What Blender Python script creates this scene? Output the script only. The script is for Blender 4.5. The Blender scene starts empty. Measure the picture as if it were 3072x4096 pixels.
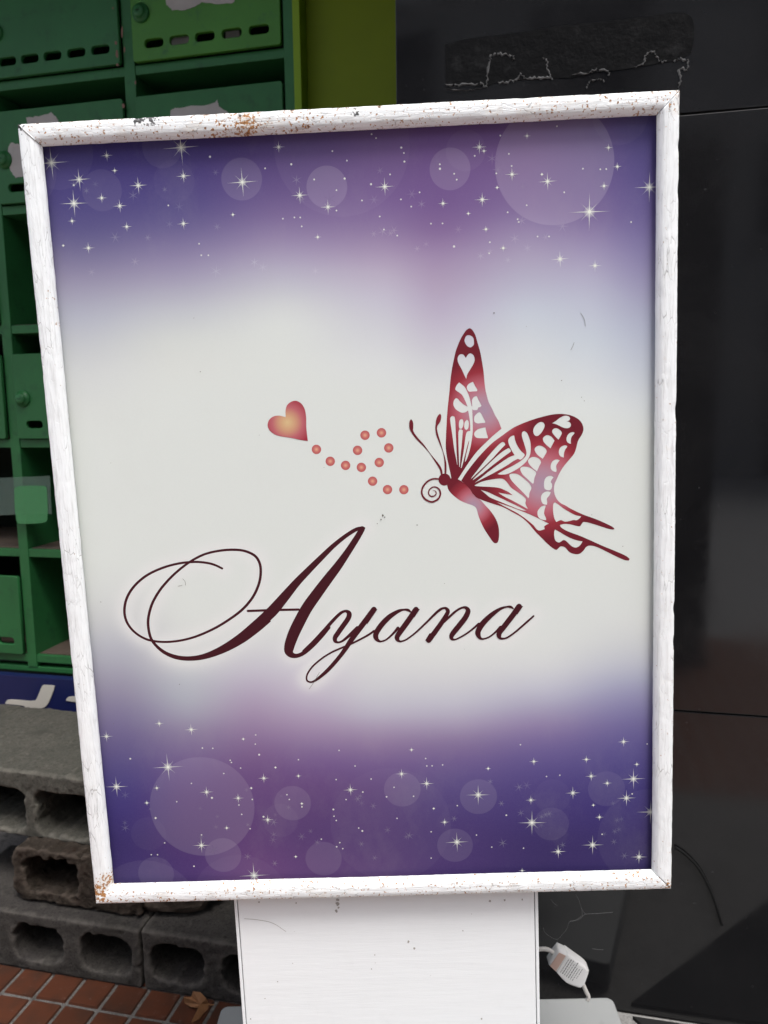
import bpy, bmesh, math, random
import numpy as np
from mathutils import Vector, Matrix, noise
random.seed(7)
rng = np.random.default_rng(7)
sc = bpy.context.scene
COL = sc.collection

# ------------------------------------------------------------------ camera
K = 0.8696                      # metres per working unit
CAMZ = 1.15 * K
F, CX, CY = 3078.0, 1536.0, 2048.0        # focal length and centre in photo pixels
R0 = np.array([[0.99895, -0.03851, -0.02468], [0.01919, -0.13712, 0.99037], [-0.04152, -0.98981, -0.13624]])
TILT = 0.0286                   # the sign leans this much sideways (radians)
ct, st = math.cos(TILT), math.sin(TILT)
Q = np.array([[ct, 0, -st], [0, 1, 0], [st, 0, ct]])
R = Q @ R0
YAW = math.radians(11.5)        # the building front is turned this much from the sign
cam = bpy.data.cameras.new('camera')
cam.sensor_fit = 'VERTICAL'; cam.sensor_height = 34.6; cam.lens = 26.0
cam.clip_start = 0.01; cam.clip_end = 400
cam.dof.use_dof = True; cam.dof.focus_distance = 0.86; cam.dof.aperture_fstop = 7.5
camo = bpy.data.objects.new('camera', cam); COL.objects.link(camo)
M = Matrix.Identity(4)
for i in range(3):
    M[i][0] = R[i, 0]; M[i][1] = -R[i, 1]; M[i][2] = -R[i, 2]
M[2][3] = CAMZ
camo.matrix_world = M
sc.camera = camo

# ------------------------------------------------------------------ light
SUN_EL, SUN_AZ = math.radians(66), math.radians(154)   # azimuth clockwise from +Y: behind the viewer, to the right
world = bpy.data.worlds.new('World'); sc.world = world; world.use_nodes = True
wn = world.node_tree; bg = wn.nodes['Background']
sky = wn.nodes.new('ShaderNodeTexSky'); sky.sky_type = 'NISHITA'; sky.sun_disc = False
sky.sun_elevation = SUN_EL; sky.sun_rotation = SUN_AZ; sky.dust_density = 4.0; sky.air_density = 1.0; sky.ozone_density = 1.0
hs = wn.nodes.new('ShaderNodeHueSaturation'); hs.inputs['Saturation'].default_value = 0.6
wn.links.new(sky.outputs[0], hs.inputs['Color']); wn.links.new(hs.outputs[0], bg.inputs['Color'])
bg.inputs['Strength'].default_value = 0.13
sl = bpy.data.lights.new('sun', 'SUN'); sl.energy = 1.5; sl.angle = math.radians(20); sl.color = (1.0, 0.99, 0.975)
so = bpy.data.objects.new('sun', sl); COL.objects.link(so)
sd = Vector((math.sin(SUN_AZ) * math.cos(SUN_EL), math.cos(SUN_AZ) * math.cos(SUN_EL), math.sin(SUN_EL)))
so.rotation_euler = (-sd).to_track_quat('-Z', 'Y').to_euler(); so.location = sd * 20
vs = sc.view_settings
vs.view_transform = 'Standard'; vs.look = 'None'; vs.gamma = 1.0; vs.use_curve_mapping = False
vs.exposure = 0.91
sc.render.resolution_x = 768; sc.render.resolution_y = 1024

# ------------------------------------------------------------------ helpers
def lin(c):
    c = np.asarray(c, float) / 255.0
    return np.where(c <= 0.04045, c / 12.92, ((c + 0.055) / 1.055) ** 2.4)

def L3(r, g, b, s=1.0):
    v = lin((r, g, b)) * s
    return (float(v[0]), float(v[1]), float(v[2]), 1.0)

class N:
    """small node-tree helper"""
    def __init__(self, name):
        self.m = bpy.data.materials.new(name); self.m.use_nodes = True
        self.t = self.m.node_tree; self.b = self.t.nodes['Principled BSDF']
    def n(self, typ, **kw):
        x = self.t.nodes.new(typ)
        for k_, v_ in kw.items():
            if k_.startswith('i_'):
                x.inputs[k_[2:].replace('_', ' ')].default_value = v_
            else:
                setattr(x, k_, v_)
        return x
    def l(self, a, b): self.t.links.new(a, b)
    def coord(self, scale=(1, 1, 1), kind='Object'):
        tc = self.n('ShaderNodeTexCoord'); mp = self.n('ShaderNodeMapping'); mp.inputs['Scale'].default_value = scale
        self.l(tc.outputs[kind], mp.inputs['Vector']); return mp.outputs['Vector']
    def noise(self, vec, scale, detail=5, rough=0.6, dist=0.0):
        x = self.n('ShaderNodeTexNoise'); x.inputs['Scale'].default_value = scale; x.inputs['Detail'].default_value = detail
        x.inputs['Roughness'].default_value = rough; x.inputs['Distortion'].default_value = dist
        self.l(vec, x.inputs['Vector']); return x.outputs['Fac']
    def ramp(self, fac, stops):
        r = self.n('ShaderNodeValToRGB'); e = r.color_ramp.elements
        while len(e) < len(stops): e.new(0.5)
        for el, (p, c) in zip(e, stops):
            el.position = p; el.color = c if len(c) == 4 else (*c, 1)
        self.l(fac, r.inputs['Fac']); return r.outputs['Color']
    def mix(self, fac, a, b, typ='MIX'):
        x = self.n('ShaderNodeMix'); x.data_type = 'RGBA'; x.blend_type = typ
        for s, v in ((0, fac), (6, a), (7, b)):
            if hasattr(v, 'is_linked') or hasattr(v, 'links'): self.l(v, x.inputs[s])
            else: x.inputs[s].default_value = v
        return x.outputs[2]
    def math(self, op, a, b=None, clamp=False):
        x = self.n('ShaderNodeMath'); x.operation = op; x.use_clamp = clamp
        for s, v in ((0, a), (1, b)):
            if v is None: continue
            if hasattr(v, 'links'): self.l(v, x.inputs[s])
            else: x.inputs[s].default_value = v
        return x.outputs[0]
    def bump(self, h, strength=0.3, dist=0.002, normal=None):
        x = self.n('ShaderNodeBump'); x.inputs['Strength'].default_value = strength; x.inputs['Distance'].default_value = dist
        self.l(h, x.inputs['Height'])
        if normal is not None: self.l(normal, x.inputs['Normal'])
        self.l(x.outputs['Normal'], self.b.inputs['Normal']); return x.outputs['Normal']
    def set(self, **kw):
        for k_, v in kw.items():
            s = self.b.inputs[k_.replace('_', ' ')]
            if hasattr(v, 'links'): self.l(v, s)
            else: s.default_value = v
        return self

def tag(o, label=None, cat=None, group=None, kind=None):
    if label: o['label'] = label
    if cat: o['category'] = cat
    if group: o['group'] = group
    if kind: o['kind'] = kind
    return o

def link(name, me, mat=None, parent=None, loc=(0, 0, 0), rotz=0.0):
    o = bpy.data.objects.new(name, me); COL.objects.link(o)
    if mat is not None and me is not None and not me.materials: me.materials.append(mat)
    o.parent = parent; o.location = loc; o.rotation_euler = (0, 0, rotz)
    return o

def empty(name, loc=(0, 0, 0), rotz=0.0):
    o = bpy.data.objects.new(name, None); COL.objects.link(o); o.location = loc; o.rotation_euler = (0, 0, rotz)
    o.empty_display_size = 0.05
    return o

def mesh(name, verts, faces, smooth=False):
    me = bpy.data.meshes.new(name); me.from_pydata([tuple(map(float, v)) for v in verts], [], faces); me.update()
    if smooth: me.polygons.foreach_set('use_smooth', [True] * len(me.polygons))
    return me

def box_bm(bm, x0, x1, y0, y1, z0, z1):
    vs_ = [bm.verts.new(p) for p in ((x0, y0, z0), (x1, y0, z0), (x1, y1, z0), (x0, y1, z0), (x0, y0, z1), (x1, y0, z1), (x1, y1, z1), (x0, y1, z1))]
    for f in ((0, 3, 2, 1), (4, 5, 6, 7), (0, 1, 5, 4), (1, 2, 6, 5), (2, 3, 7, 6), (3, 0, 4, 7)):
        bm.faces.new([vs_[i] for i in f])

def box(name, x0, x1, y0, y1, z0, z1, bevel=0.0, seg=2):
    bm = bmesh.new(); box_bm(bm, x0, x1, y0, y1, z0, z1)
    if bevel: bmesh.ops.bevel(bm, geom=bm.edges[:], offset=bevel, segments=seg, affect='EDGES', profile=0.6)
    me = bpy.data.meshes.new(name); bm.to_mesh(me); bm.free(); return me

def fill(name, outer, holes=(), depth=0.0, bevel=0.0, y=0.0):
    """flat or extruded outline; (x, z) points in the XZ plane, front face towards -Y at y"""
    cu = bpy.data.curves.new(name, 'CURVE'); cu.dimensions = '2D'; cu.fill_mode = 'BOTH'
    for pts in [outer, *holes]:
        s = cu.splines.new('POLY'); s.points.add(len(pts) - 1); s.use_cyclic_u = True
        s.points.foreach_set('co', np.c_[np.asarray(pts, float), np.zeros(len(pts)), np.ones(len(pts))].ravel())
    cu.extrude = max(depth / 2 - bevel, 0); cu.bevel_depth = bevel; cu.bevel_resolution = 1
    if bevel: cu.offset = -bevel
    ob = bpy.data.objects.new('tmp', cu); COL.objects.link(ob)
    dg = bpy.context.evaluated_depsgraph_get(); dg.update()
    me = bpy.data.meshes.new_from_object(ob.evaluated_get(dg)); me.name = name
    bpy.data.objects.remove(ob); bpy.data.curves.remove(cu)
    n = len(me.vertices); co = np.empty(n * 3); me.vertices.foreach_get('co', co); co = co.reshape(-1, 3)
    new = np.c_[co[:, 0], y + depth / 2 - co[:, 2], co[:, 1]]
    me.vertices.foreach_set('co', new.ravel()); me.update(); me.materials.clear()
    return me

def smooth_poly(pts, n=4, corner=62):
    """closed outline: rounds gentle turns, keeps sharp corners"""
    p = np.asarray(pts, float); m = len(p); out = []
    T = []
    for i in range(m):
        a, b, c = p[i - 1], p[i], p[(i + 1) % m]
        u, v = b - a, c - b
        ang = math.degrees(abs(math.atan2(u[0] * v[1] - u[1] * v[0], u @ v)))
        T.append(None if ang > corner else (c - a) / max(np.linalg.norm(c - a), 1e-9))
    for i in range(m):
        a, b = p[i], p[(i + 1) % m]; d = np.linalg.norm(b - a)
        ta = T[i] * d if T[i] is not None else (b - a); tb = T[(i + 1) % m] * d if T[(i + 1) % m] is not None else (b - a)
        for j in range(n):
            t = j / n; h = t * t * (3 - 2 * t)
            out.append(a * (2 * t**3 - 3 * t**2 + 1) + ta * (t**3 - 2 * t**2 + t) + b * (-2 * t**3 + 3 * t**2) + tb * (t**3 - t**2))
    return np.array(out)

def spline(pts, n=8):
    p = np.asarray(pts, float); q = np.vstack([2 * p[0] - p[1], p, 2 * p[-1] - p[-2]]); out = []
    for i in range(1, len(q) - 2):
        for j in range(n):
            t = j / n; a, b, c, d = q[i - 1], q[i], q[i + 1], q[i + 2]
            out.append(0.5 * (2 * b + (c - a) * t + (2 * a - 5 * b + 4 * c - d) * t * t + (3 * b - a - 3 * c + d) * t**3))
    out.append(p[-1]); return np.array(out)

def tube(name, pts, r, sides=8, n=6):
    """round cable along points"""
    c = spline(pts, n) if n else np.asarray(pts, float); m = len(c); V, Fc = [], []
    up = np.array([0.13, 0.31, 0.94])
    for i in range(m):
        t = c[min(i + 1, m - 1)] - c[max(i - 1, 0)]; t = t / max(np.linalg.norm(t), 1e-9)
        a = np.cross(t, up); a /= max(np.linalg.norm(a), 1e-9); b = np.cross(t, a)
        rr = r[i] if hasattr(r, '__len__') else r
        for s in range(sides):
            an = 2 * math.pi * s / sides; V.append(c[i] + rr * (math.cos(an) * a + math.sin(an) * b))
    for i in range(m - 1):
        for s in range(sides):
            s2 = (s + 1) % sides; Fc.append((i * sides + s, i * sides + s2, (i + 1) * sides + s2, (i + 1) * sides + s))
    Fc.append(tuple(range(sides))[::-1]); Fc.append(tuple((m - 1) * sides + s for s in range(sides)))
    return mesh(name, V, Fc, True)

def lathe(name, prof, seg=28):
    """profile (radius, height) turned about -Y (height points to -Y)"""
    V, Fc = [], []
    for r, h in prof:
        for s in range(seg):
            a = 2 * math.pi * s / seg; V.append((r * math.cos(a), -h, r * math.sin(a)))
    for i in range(len(prof) - 1):
        for s in range(seg):
            s2 = (s + 1) % seg; Fc.append((i * seg + s, i * seg + s2, (i + 1) * seg + s2, (i + 1) * seg + s))
    Fc.append(tuple((len(prof) - 1) * seg + s for s in range(seg)))
    return mesh(name, V, Fc, True)

def vcol(me, cols, name='print_colour'):
    at = me.color_attributes.new(name, 'FLOAT_COLOR', 'POINT')
    at.data.foreach_set('color', np.c_[cols, np.ones(len(cols))].astype(np.float32).ravel())

# pixel of the photo -> point in the sign's own frame (camera at the origin) on the plane y = yp
def on_sign(px, py, yp):
    d = R0 @ np.array([(px - CX) / F, (py - CY) / F, 1.0]); d = d * (yp / d[1]); return d[0], d[2]
# pixel -> (u, v, z) on a plane parallel to the building front at distance v (metres)
WU = np.array([math.cos(YAW), -math.sin(YAW), 0]); WV = np.array([math.sin(YAW), math.cos(YAW), 0])
def on_front(px, py, v):
    d = R @ np.array([(px - CX) / F, (py - CY) / F, 1.0]); p = d * (v / (d @ WV)); return p @ WU, CAMZ + p[2]
def on_floor(px, py, z=0.0):
    d = R @ np.array([(px - CX) / F, (py - CY) / F, 1.0]); p = d * ((z - CAMZ) / d[2]); return p @ WU, p @ WV

# ------------------------------------------------------------------ materials
def m_paint(name, col, rough=0.45, bump=0.25, bscale=60, stretch=(1, 1, 1), var=0.06, dirt=None, spec=0.3):
    g = N(name); g.b.inputs['Specular IOR Level'].default_value = spec; v = g.coord(stretch)
    n1 = g.noise(v, bscale, 6, 0.65); n2 = g.noise(g.coord((1, 1, 1)), 9, 4, 0.6)
    c1 = tuple(x * (1 - var) for x in col[:3]) + (1,); c2 = tuple(min(x * (1 + var), 1) for x in col[:3]) + (1,)
    c = g.mix(n2, c1, c2)
    if dirt is not None:
        d = g.ramp(g.noise(g.coord(), 23, 8, 0.7), [(0.55, (0, 0, 0)), (0.78, (1, 1, 1))])
        c = g.mix(g.math('MULTIPLY', d, dirt[1]), c, dirt[0])
    g.set(Base_Color=c, Roughness=rough); g.bump(n1, bump, 0.002)
    return g.m

def m_frame():
    g = N('chipped_white_paint'); at = g.n('ShaderNodeAttribute'); at.attribute_name = 'wear'
    sep = g.n('ShaderNodeSeparateColor'); g.l(at.outputs['Color'], sep.inputs[0])
    o = g.coord()
    base = g.mix(g.noise(o, 14, 6, 0.7), (0.835, 0.865, 0.865, 1), (0.89, 0.92, 0.92, 1))
    fine = g.noise(o, 420, 4, 0.6); mid = g.noise(o, 340, 3, 0.6)
    rust_m = g.ramp(g.math('ADD', mid, g.math('MULTIPLY', sep.outputs[0], 0.42)), [(0.79, (0, 0, 0)), (0.835, (1, 1, 1))])
    rust_c = g.mix(fine, (0.62, 0.29, 0.07, 1), (0.20, 0.075, 0.025, 1))
    stain_m = g.ramp(g.math('ADD', g.noise(o, 60, 5), g.math('MULTIPLY', sep.outputs[0], 0.45)), [(0.74, (0, 0, 0)), (1.0, (0.35, 0.35, 0.35))])
    base = g.mix(stain_m, base, (0.62, 0.46, 0.27, 1))
    grey_m = g.ramp(g.math('ADD', g.noise(g.coord((1, 1, 1)), 95, 6, 0.7), g.math('MULTIPLY', sep.outputs[1], 0.4)), [(0.76, (0, 0, 0)), (0.92, (1, 1, 1))])
    base = g.mix(g.math('MULTIPLY', grey_m, 0.4), base, (0.22, 0.21, 0.20, 1))
    blk_m = g.ramp(g.math('ADD', mid, g.math('MULTIPLY', sep.outputs[2], 0.5)), [(0.80, (0, 0, 0)), (0.84, (1, 1, 1))])
    c = g.mix(rust_m, base, rust_c); c = g.mix(blk_m, c, (0.02, 0.02, 0.02, 1))
    g.set(Base_Color=c, Roughness=0.42)
    # brush strokes run along each rail (local X), with cracks
    s = g.n('ShaderNodeAttribute'); s.attribute_name = 'along'
    mp = g.n('ShaderNodeMapping'); mp.inputs['Scale'].default_value = (26, 330, 1); g.l(s.outputs['Vector'], mp.inputs['Vector'])
    st1 = g.noise(mp.outputs['Vector'], 1.0, 6, 0.65, 0.4)
    vo = g.n('ShaderNodeTexVoronoi'); vo.feature = 'DISTANCE_TO_EDGE'; vo.inputs['Scale'].default_value = 1.0
    mp2 = g.n('ShaderNodeMapping'); mp2.inputs['Scale'].default_value = (38, 240, 1); g.l(s.outputs['Vector'], mp2.inputs['Vector'])
    ad = g.n('ShaderNodeVectorMath'); ad.operation = 'ADD'; g.l(mp2.outputs['Vector'], ad.inputs[0])
    nz = g.n('ShaderNodeTexNoise'); nz.inputs['Scale'].default_value = 60; g.l(o, nz.inputs['Vector']); g.l(nz.outputs['Color'], ad.inputs[1])
    g.l(ad.outputs[0], vo.inputs['Vector'])
    cr = g.ramp(vo.outputs['Distance'], [(0.0, (0, 0, 0)), (0.05, (1, 1, 1))])
    c = g.mix(g.math('MULTIPLY', g.ramp(st1, [(0.50, (0, 0, 0)), (0.68, (1, 1, 1))]), 0.42), c, (0.50, 0.50, 0.49, 1)); LATE = c; g.set(Base_Color=c)
    h = g.math('ADD', g.math('MULTIPLY', st1, 1.0), g.math('MULTIPLY', cr, 0.25))
    crk = g.math('MULTIPLY', g.ramp(vo.outputs['Distance'], [(0.0, (1, 1, 1)), (0.035, (0, 0, 0))]), g.ramp(g.noise(o, 30, 4, 0.6), [(0.50, (0, 0, 0)), (0.62, (1, 1, 1))]))
    g.set(Base_Color=g.mix(g.math('MULTIPLY', crk, 0.7), LATE, (0.20, 0.19, 0.18, 1)))
    h = g.math('ADD', h, g.math('MULTIPLY', rust_m, -0.4))
    g.bump(h, 0.5, 0.0016)
    return g.m

def m_vcol(name, rough=0.5):
    g = N(name); at = g.n('ShaderNodeAttribute'); at.attribute_name = 'print_colour'
    g.set(Base_Color=at.outputs['Color'], Roughness=rough); g.b.inputs['Specular IOR Level'].default_value = 0.14
    return g.m

def m_radial(name, centres, stops, rough=0.5):
    """print ink whose colour runs outward from centres [(x, z, radius)]"""
    g = N(name); o = g.coord(); best = None
    for x, z, r in centres:
        d = g.n('ShaderNodeVectorMath'); d.operation = 'DISTANCE'; g.l(o, d.inputs[0]); d.inputs[1].default_value = (x, 0, z)
        q = g.math('DIVIDE', d.outputs['Value'], r)
        best = q if best is None else g.math('MINIMUM', best, q)
    g.set(Base_Color=g.ramp(best, stops), Roughness=rough); g.b.inputs['Specular IOR Level'].default_value = 0.14
    return g.m

def m_concrete(name, c1, c2, c3, bs=1.0, edge=False):
    g = N(name); o = g.coord()
    n1 = g.noise(o, 11, 6, 0.7); n2 = g.noise(o, 240, 6, 0.75); n3 = g.noise(o, 38, 5, 0.65)
    c = g.mix(g.ramp(n1, [(0.32, (0, 0, 0)), (0.68, (1, 1, 1))]), c1, c2)
    c = g.mix(g.ramp(n3, [(0.52, (0, 0, 0)), (0.72, (1, 1, 1))]), c, c3)
    c = g.mix(g.ramp(n2, [(0.35, (1, 1, 1)), (0.5, (0, 0, 0))]), c, tuple(x * 0.6 for x in c1[:3]) + (1,))
    if edge:                                        # rubbed, dusty rims and corners
        ge = g.n('ShaderNodeNewGeometry')
        ed = g.ramp(g.math('ADD', ge.outputs['Pointiness'], g.math('MULTIPLY', g.math('SUBTRACT', n3, 0.5), 0.10)), [(0.505, (0, 0, 0)), (0.56, (1, 1, 1))])
        c = g.mix(g.math('MULTIPLY', ed, 0.75), c, tuple(x * 1.9 for x in c2[:3]) + (1,))
        blot = g.ramp(g.noise(o, 6, 7, 0.75, 0.6), [(0.5, (0, 0, 0)), (0.66, (1, 1, 1))])
        c = g.mix(g.math('MULTIPLY', blot, 0.55), c, tuple(x * 0.5 for x in c3[:3]) + (1,))
    g.set(Base_Color=c, Roughness=0.95); g.b.inputs['Specular IOR Level'].default_value = 0.15
    h = g.math('ADD', g.math('MULTIPLY', n2, 0.6), g.math('MULTIPLY', n3, 0.8)); g.bump(h, 0.9 * bs, 0.008)
    return g.m

def m_granite():
    g = N('polished_black_granite'); o = g.coord()
    f = g.noise(o, 900, 3, 0.6)
    c = g.ramp(f, [(0.3, (0.004, 0.004, 0.0045)), (0.62, (0.011, 0.011, 0.012)), (0.75, (0.03, 0.03, 0.033))])
    dust = g.ramp(g.noise(o, 3.2, 8, 0.68, 0.4), [(0.4, (0, 0, 0)), (0.75, (1, 1, 1))])
    spec = g.ramp(g.noise(o, 130, 5, 0.6), [(0.68, (0, 0, 0)), (0.72, (1, 1, 1))])
    c = g.mix(g.math('MULTIPLY', dust, 0.025), c, (0.30, 0.29, 0.28, 1))
    c = g.mix(g.math('MULTIPLY', spec, 0.10), c, (0.4, 0.4, 0.4, 1))
    r = g.math('ADD', g.math('MULTIPLY', dust, 0.12), 0.05)
    g.set(Base_Color=c, Roughness=r); g.b.inputs['IOR'].default_value = 1.5
    g.bump(g.noise(o, 6, 2, 0.5), 0.02, 0.004)
    return g.m

def m_tile():
    g = N('terracotta_tile'); o = g.coord(); oi = g.n('ShaderNodeObjectInfo')
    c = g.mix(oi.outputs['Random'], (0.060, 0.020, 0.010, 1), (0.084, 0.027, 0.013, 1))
    g2 = g.n('ShaderNodeTexCoord'); ge = g.n('ShaderNodeNewGeometry')
    n1 = g.n('ShaderNodeTexNoise'); n1.inputs['Scale'].default_value = 22; n1.inputs['Detail'].default_value = 7; g.l(ge.outputs['Position'], n1.inputs['Vector'])
    n2 = g.n('ShaderNodeTexNoise'); n2.inputs['Scale'].default_value = 90; n2.inputs['Detail'].default_value = 7; n2.inputs['Roughness'].default_value = 0.7; g.l(ge.outputs['Position'], n2.inputs['Vector'])
    c = g.mix(g.ramp(n1.outputs['Fac'], [(0.45, (0, 0, 0)), (0.75, (1, 1, 1))]), c, (0.040, 0.020, 0.013, 1))
    c = g.mix(g.math('MULTIPLY', g.ramp(n2.outputs['Fac'], [(0.60, (0, 0, 0)), (0.72, (1, 1, 1))]), 0.22), c, (0.26, 0.22, 0.19, 1))
    g.set(Base_Color=c, Roughness=0.42); g.bump(n2.outputs['Fac'], 0.25, 0.001)
    return g.m

FRAME = m_frame()
WHITE = m_paint('white_enamel', (0.80, 0.828, 0.83, 1), 0.42, 0.16, 17, (0.7, 1.0, 8.0), 0.03, ((0.45, 0.45, 0.42, 1), 0.10))
GROOVE = m_paint('rusty_groove', (0.07, 0.045, 0.03, 1), 0.9)
BACK = m_paint('dark_sheet_metal', (0.06, 0.06, 0.06, 1), 0.6)
BASEGREY = m_paint('weathered_grey_base', (0.29, 0.298, 0.295, 1), 0.6, 0.12, 120, (1, 1, 1), 0.08, ((0.13, 0.125, 0.12, 1), 0.55))
INK = m_paint('maroon_ink', L3(63, 23, 30), 0.5, 0.0, 50, (1, 1, 1), 0.05, None, 0.14)
VC = m_vcol('printed_colour')
GREEN = m_paint('dark_green_enamel', (0.021, 0.118, 0.036, 1), 0.42, 0.15, 35, (1, 1, 1), 0.28, ((0.010, 0.030, 0.018, 1), 0.7))
GREEN2 = m_paint('fresh_green_enamel', (0.048, 0.18, 0.022, 1), 0.38, 0.15, 35, (1, 1, 1), 0.25, ((0.016, 0.080, 0.036, 1), 0.9))
YGREEN = m_paint('yellow_green_paint', (0.155, 0.265, 0.003, 1), 0.45, 0.12, 30, (1, 1, 1), 0.15)
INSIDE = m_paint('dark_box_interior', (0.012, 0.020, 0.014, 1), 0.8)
PAPER = m_paint('torn_paper', (0.36, 0.35, 0.34, 1), 0.9, 0.3, 120, (1, 1, 1), 0.2, ((0.25, 0.23, 0.21, 1), 0.7))
CONC = m_concrete('grey_concrete', (0.045, 0.040, 0.038, 1), (0.068, 0.062, 0.055, 1), (0.036, 0.033, 0.029, 1), edge=True)
CONC_B = m_concrete('brown_stained_concrete', (0.040, 0.031, 0.023, 1), (0.059, 0.047, 0.038, 1), (0.028, 0.016, 0.011, 1), 1.3, edge=True)
CONC_T = m_concrete('olive_grey_concrete', (0.063, 0.062, 0.052, 1), (0.090, 0.084, 0.071, 1), (0.048, 0.045, 0.038, 1), 0.626, edge=True)
GRANITE = m_granite()
JOINT = m_paint('dark_joint', (0.012, 0.012, 0.012, 1), 0.8)
TILE = m_tile()
GROUT = m_concrete('pale_grout', (0.115, 0.107, 0.099, 1), (0.16, 0.15, 0.14, 1), (0.06, 0.055, 0.049, 1), 0.6)
NAVY = m_paint('navy_panel', (0.008, 0.012, 0.065, 1), 0.4, 0.05, 30, (1, 1, 1), 0.2)
CREAM = m_paint('cream_letters', (0.50, 0.47, 0.41, 1), 0.6, 0.05)

# ------------------------------------------------------------------ ground
ground = link('ground', mesh('ground', [(-60, -60, -0.012), (60, -60, -0.012), (60, 60, -0.012), (-60, 60, -0.012)], [(0, 1, 2, 3)]),
              m_concrete('pale_street_paving', (0.40, 0.398, 0.393, 1), (0.46, 0.456, 0.45, 1), (0.33, 0.328, 0.322, 1), 0.5))
tag(ground, kind='structure')
pav = empty('pavement', (0, 0, 0), -YAW); tag(pav, kind='structure')
def m_far_tiles():
    g = N('far_red_tiles'); b = g.n('ShaderNodeTexBrick'); b.offset = 0.0
    for k_, v in (('Scale', 1.0), ('Mortar Size', 0.0030), ('Brick Width', 0.0626), ('Row Height', 0.0626), ('Mortar Smooth', 0.2)): b.inputs[k_].default_value = v
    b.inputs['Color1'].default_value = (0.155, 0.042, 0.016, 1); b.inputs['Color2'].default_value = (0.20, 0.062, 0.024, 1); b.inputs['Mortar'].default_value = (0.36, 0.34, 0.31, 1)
    g.l(g.coord(), b.inputs['Vector']); g.set(Base_Color=b.outputs['Color'], Roughness=0.5)
    return g.m
TP = 0.0626; GVF = 1.385 * K
TU0, TU1, TV0, TV1 = -1.32, -0.25, 0.86, 1.21
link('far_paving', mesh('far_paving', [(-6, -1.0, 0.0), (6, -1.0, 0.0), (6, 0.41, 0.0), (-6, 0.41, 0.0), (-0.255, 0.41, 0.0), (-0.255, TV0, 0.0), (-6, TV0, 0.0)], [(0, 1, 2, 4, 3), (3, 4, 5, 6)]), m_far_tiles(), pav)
link('concrete_strip', box('concrete_strip', -0.25, 6, 0.415, GVF - 0.002, -0.03, 0.0015, 0.001), m_concrete('smooth_grey_screed', (0.22, 0.215, 0.205, 1), (0.28, 0.275, 0.265, 1), (0.19, 0.185, 0.18, 1), 0.3), pav)
link('grout', mesh('grout', [(-6, TV0, -0.002), (6, TV0, -0.002), (6, 1.9, -0.002), (-6, 1.9, -0.002)], [(0, 1, 2, 3)]), GROUT, pav)
u_ref, v_ref = on_floor(135 - 5, 3995)             # one joint crossing read from the photo
def tile_mesh():
    h, b = TP / 2 - 0.0032, 0.0016
    V = [(-h, -h, -0.004), (h, -h, -0.004), (h, h, -0.004), (-h, h, -0.004), (-h + b, -h + b, 0.0016), (h - b, -h + b, 0.0016), (h - b, h - b, 0.0016), (-h + b, h - b, 0.0016)]
    return mesh('tile', V, [(4, 5, 6, 7), (0, 1, 5, 4), (1, 2, 6, 5), (2, 3, 7, 6), (3, 0, 4, 7)])
tm = tile_mesh()
i0, i1 = math.ceil((TU0 - u_ref) / TP), math.floor((TU1 - u_ref) / TP)
j0, j1 = math.ceil((TV0 - v_ref) / TP), math.floor((TV1 - v_ref) / TP)
for j in range(j0, j1):
    for i in range(i0, i1):
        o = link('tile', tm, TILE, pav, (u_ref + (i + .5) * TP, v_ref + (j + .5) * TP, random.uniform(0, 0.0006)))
        o.rotation_euler = (random.uniform(-.006, .006), random.uniform(-.006, .006), random.uniform(-.012, .012))

# ------------------------------------------------------------------ black granite wall
GV = 1.385 * K; GL = -0.281 * K
gw = empty('granite_wall', tuple(WU * 0.6 + WV * GV), -YAW)
tag(gw, 'polished black granite wall with horizontal joints behind the framed sign', 'wall')
off = -0.6
zs = [0.0, 0.607 * K, 1.607 * K, 2.62 * K, 3.6 * K]
for z0, z1 in zip(zs[:-1], zs[1:]):
    for a, b in ((GL, 1.35), (1.353, 2.9)):
        link('slab', box('slab', a + off, b + off, 0, 0.03, z0 + 0.0014, z1 - 0.0014, 0.0009), GRANITE, gw)
link('backing', box('backing', GL + off + 0.002, 2.9 + off, 0.004, 0.62, 0, 3.6 * K), JOINT, gw)
# torn strip of black tape with pale glue edges
def gp(x, y): u, z = on_front(1100 + x / .8413, y / .8413, GV); return (u + off, z)
TAPE = m_paint('glossy_black_tape', (0.0035, 0.0035, 0.0037, 1), 0.5, 0.9, 40, (1, 1, 1), 0.3, ((0.05, 0.05, 0.05, 1), 0.5), 0.10)
GLUE = m_paint('dry_glue', (0.12, 0.12, 0.118, 1), 0.9, 0.4, 200, (1, 1, 1), 0.5, ((0.02, 0.02, 0.02, 1), 0.9))
tp = smooth_poly([gp(*q) for q in ((572, 150), (640, 132), (800, 112), (960, 88), (1130, 70), (1260, 55), (1360, 42), (1402, 60), (1410, 120), (1400, 180), (1345, 205), (1240, 222), (1160, 236), (1060, 246), (1000, 262), (920, 262), (840, 268), (740, 280), (712, 292), (640, 286), (575, 288))], 3)
tape = link('tape_strip', fill('tape_strip', tp, (), 0.0008, 0, -0.0009), TAPE, gw)
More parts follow.
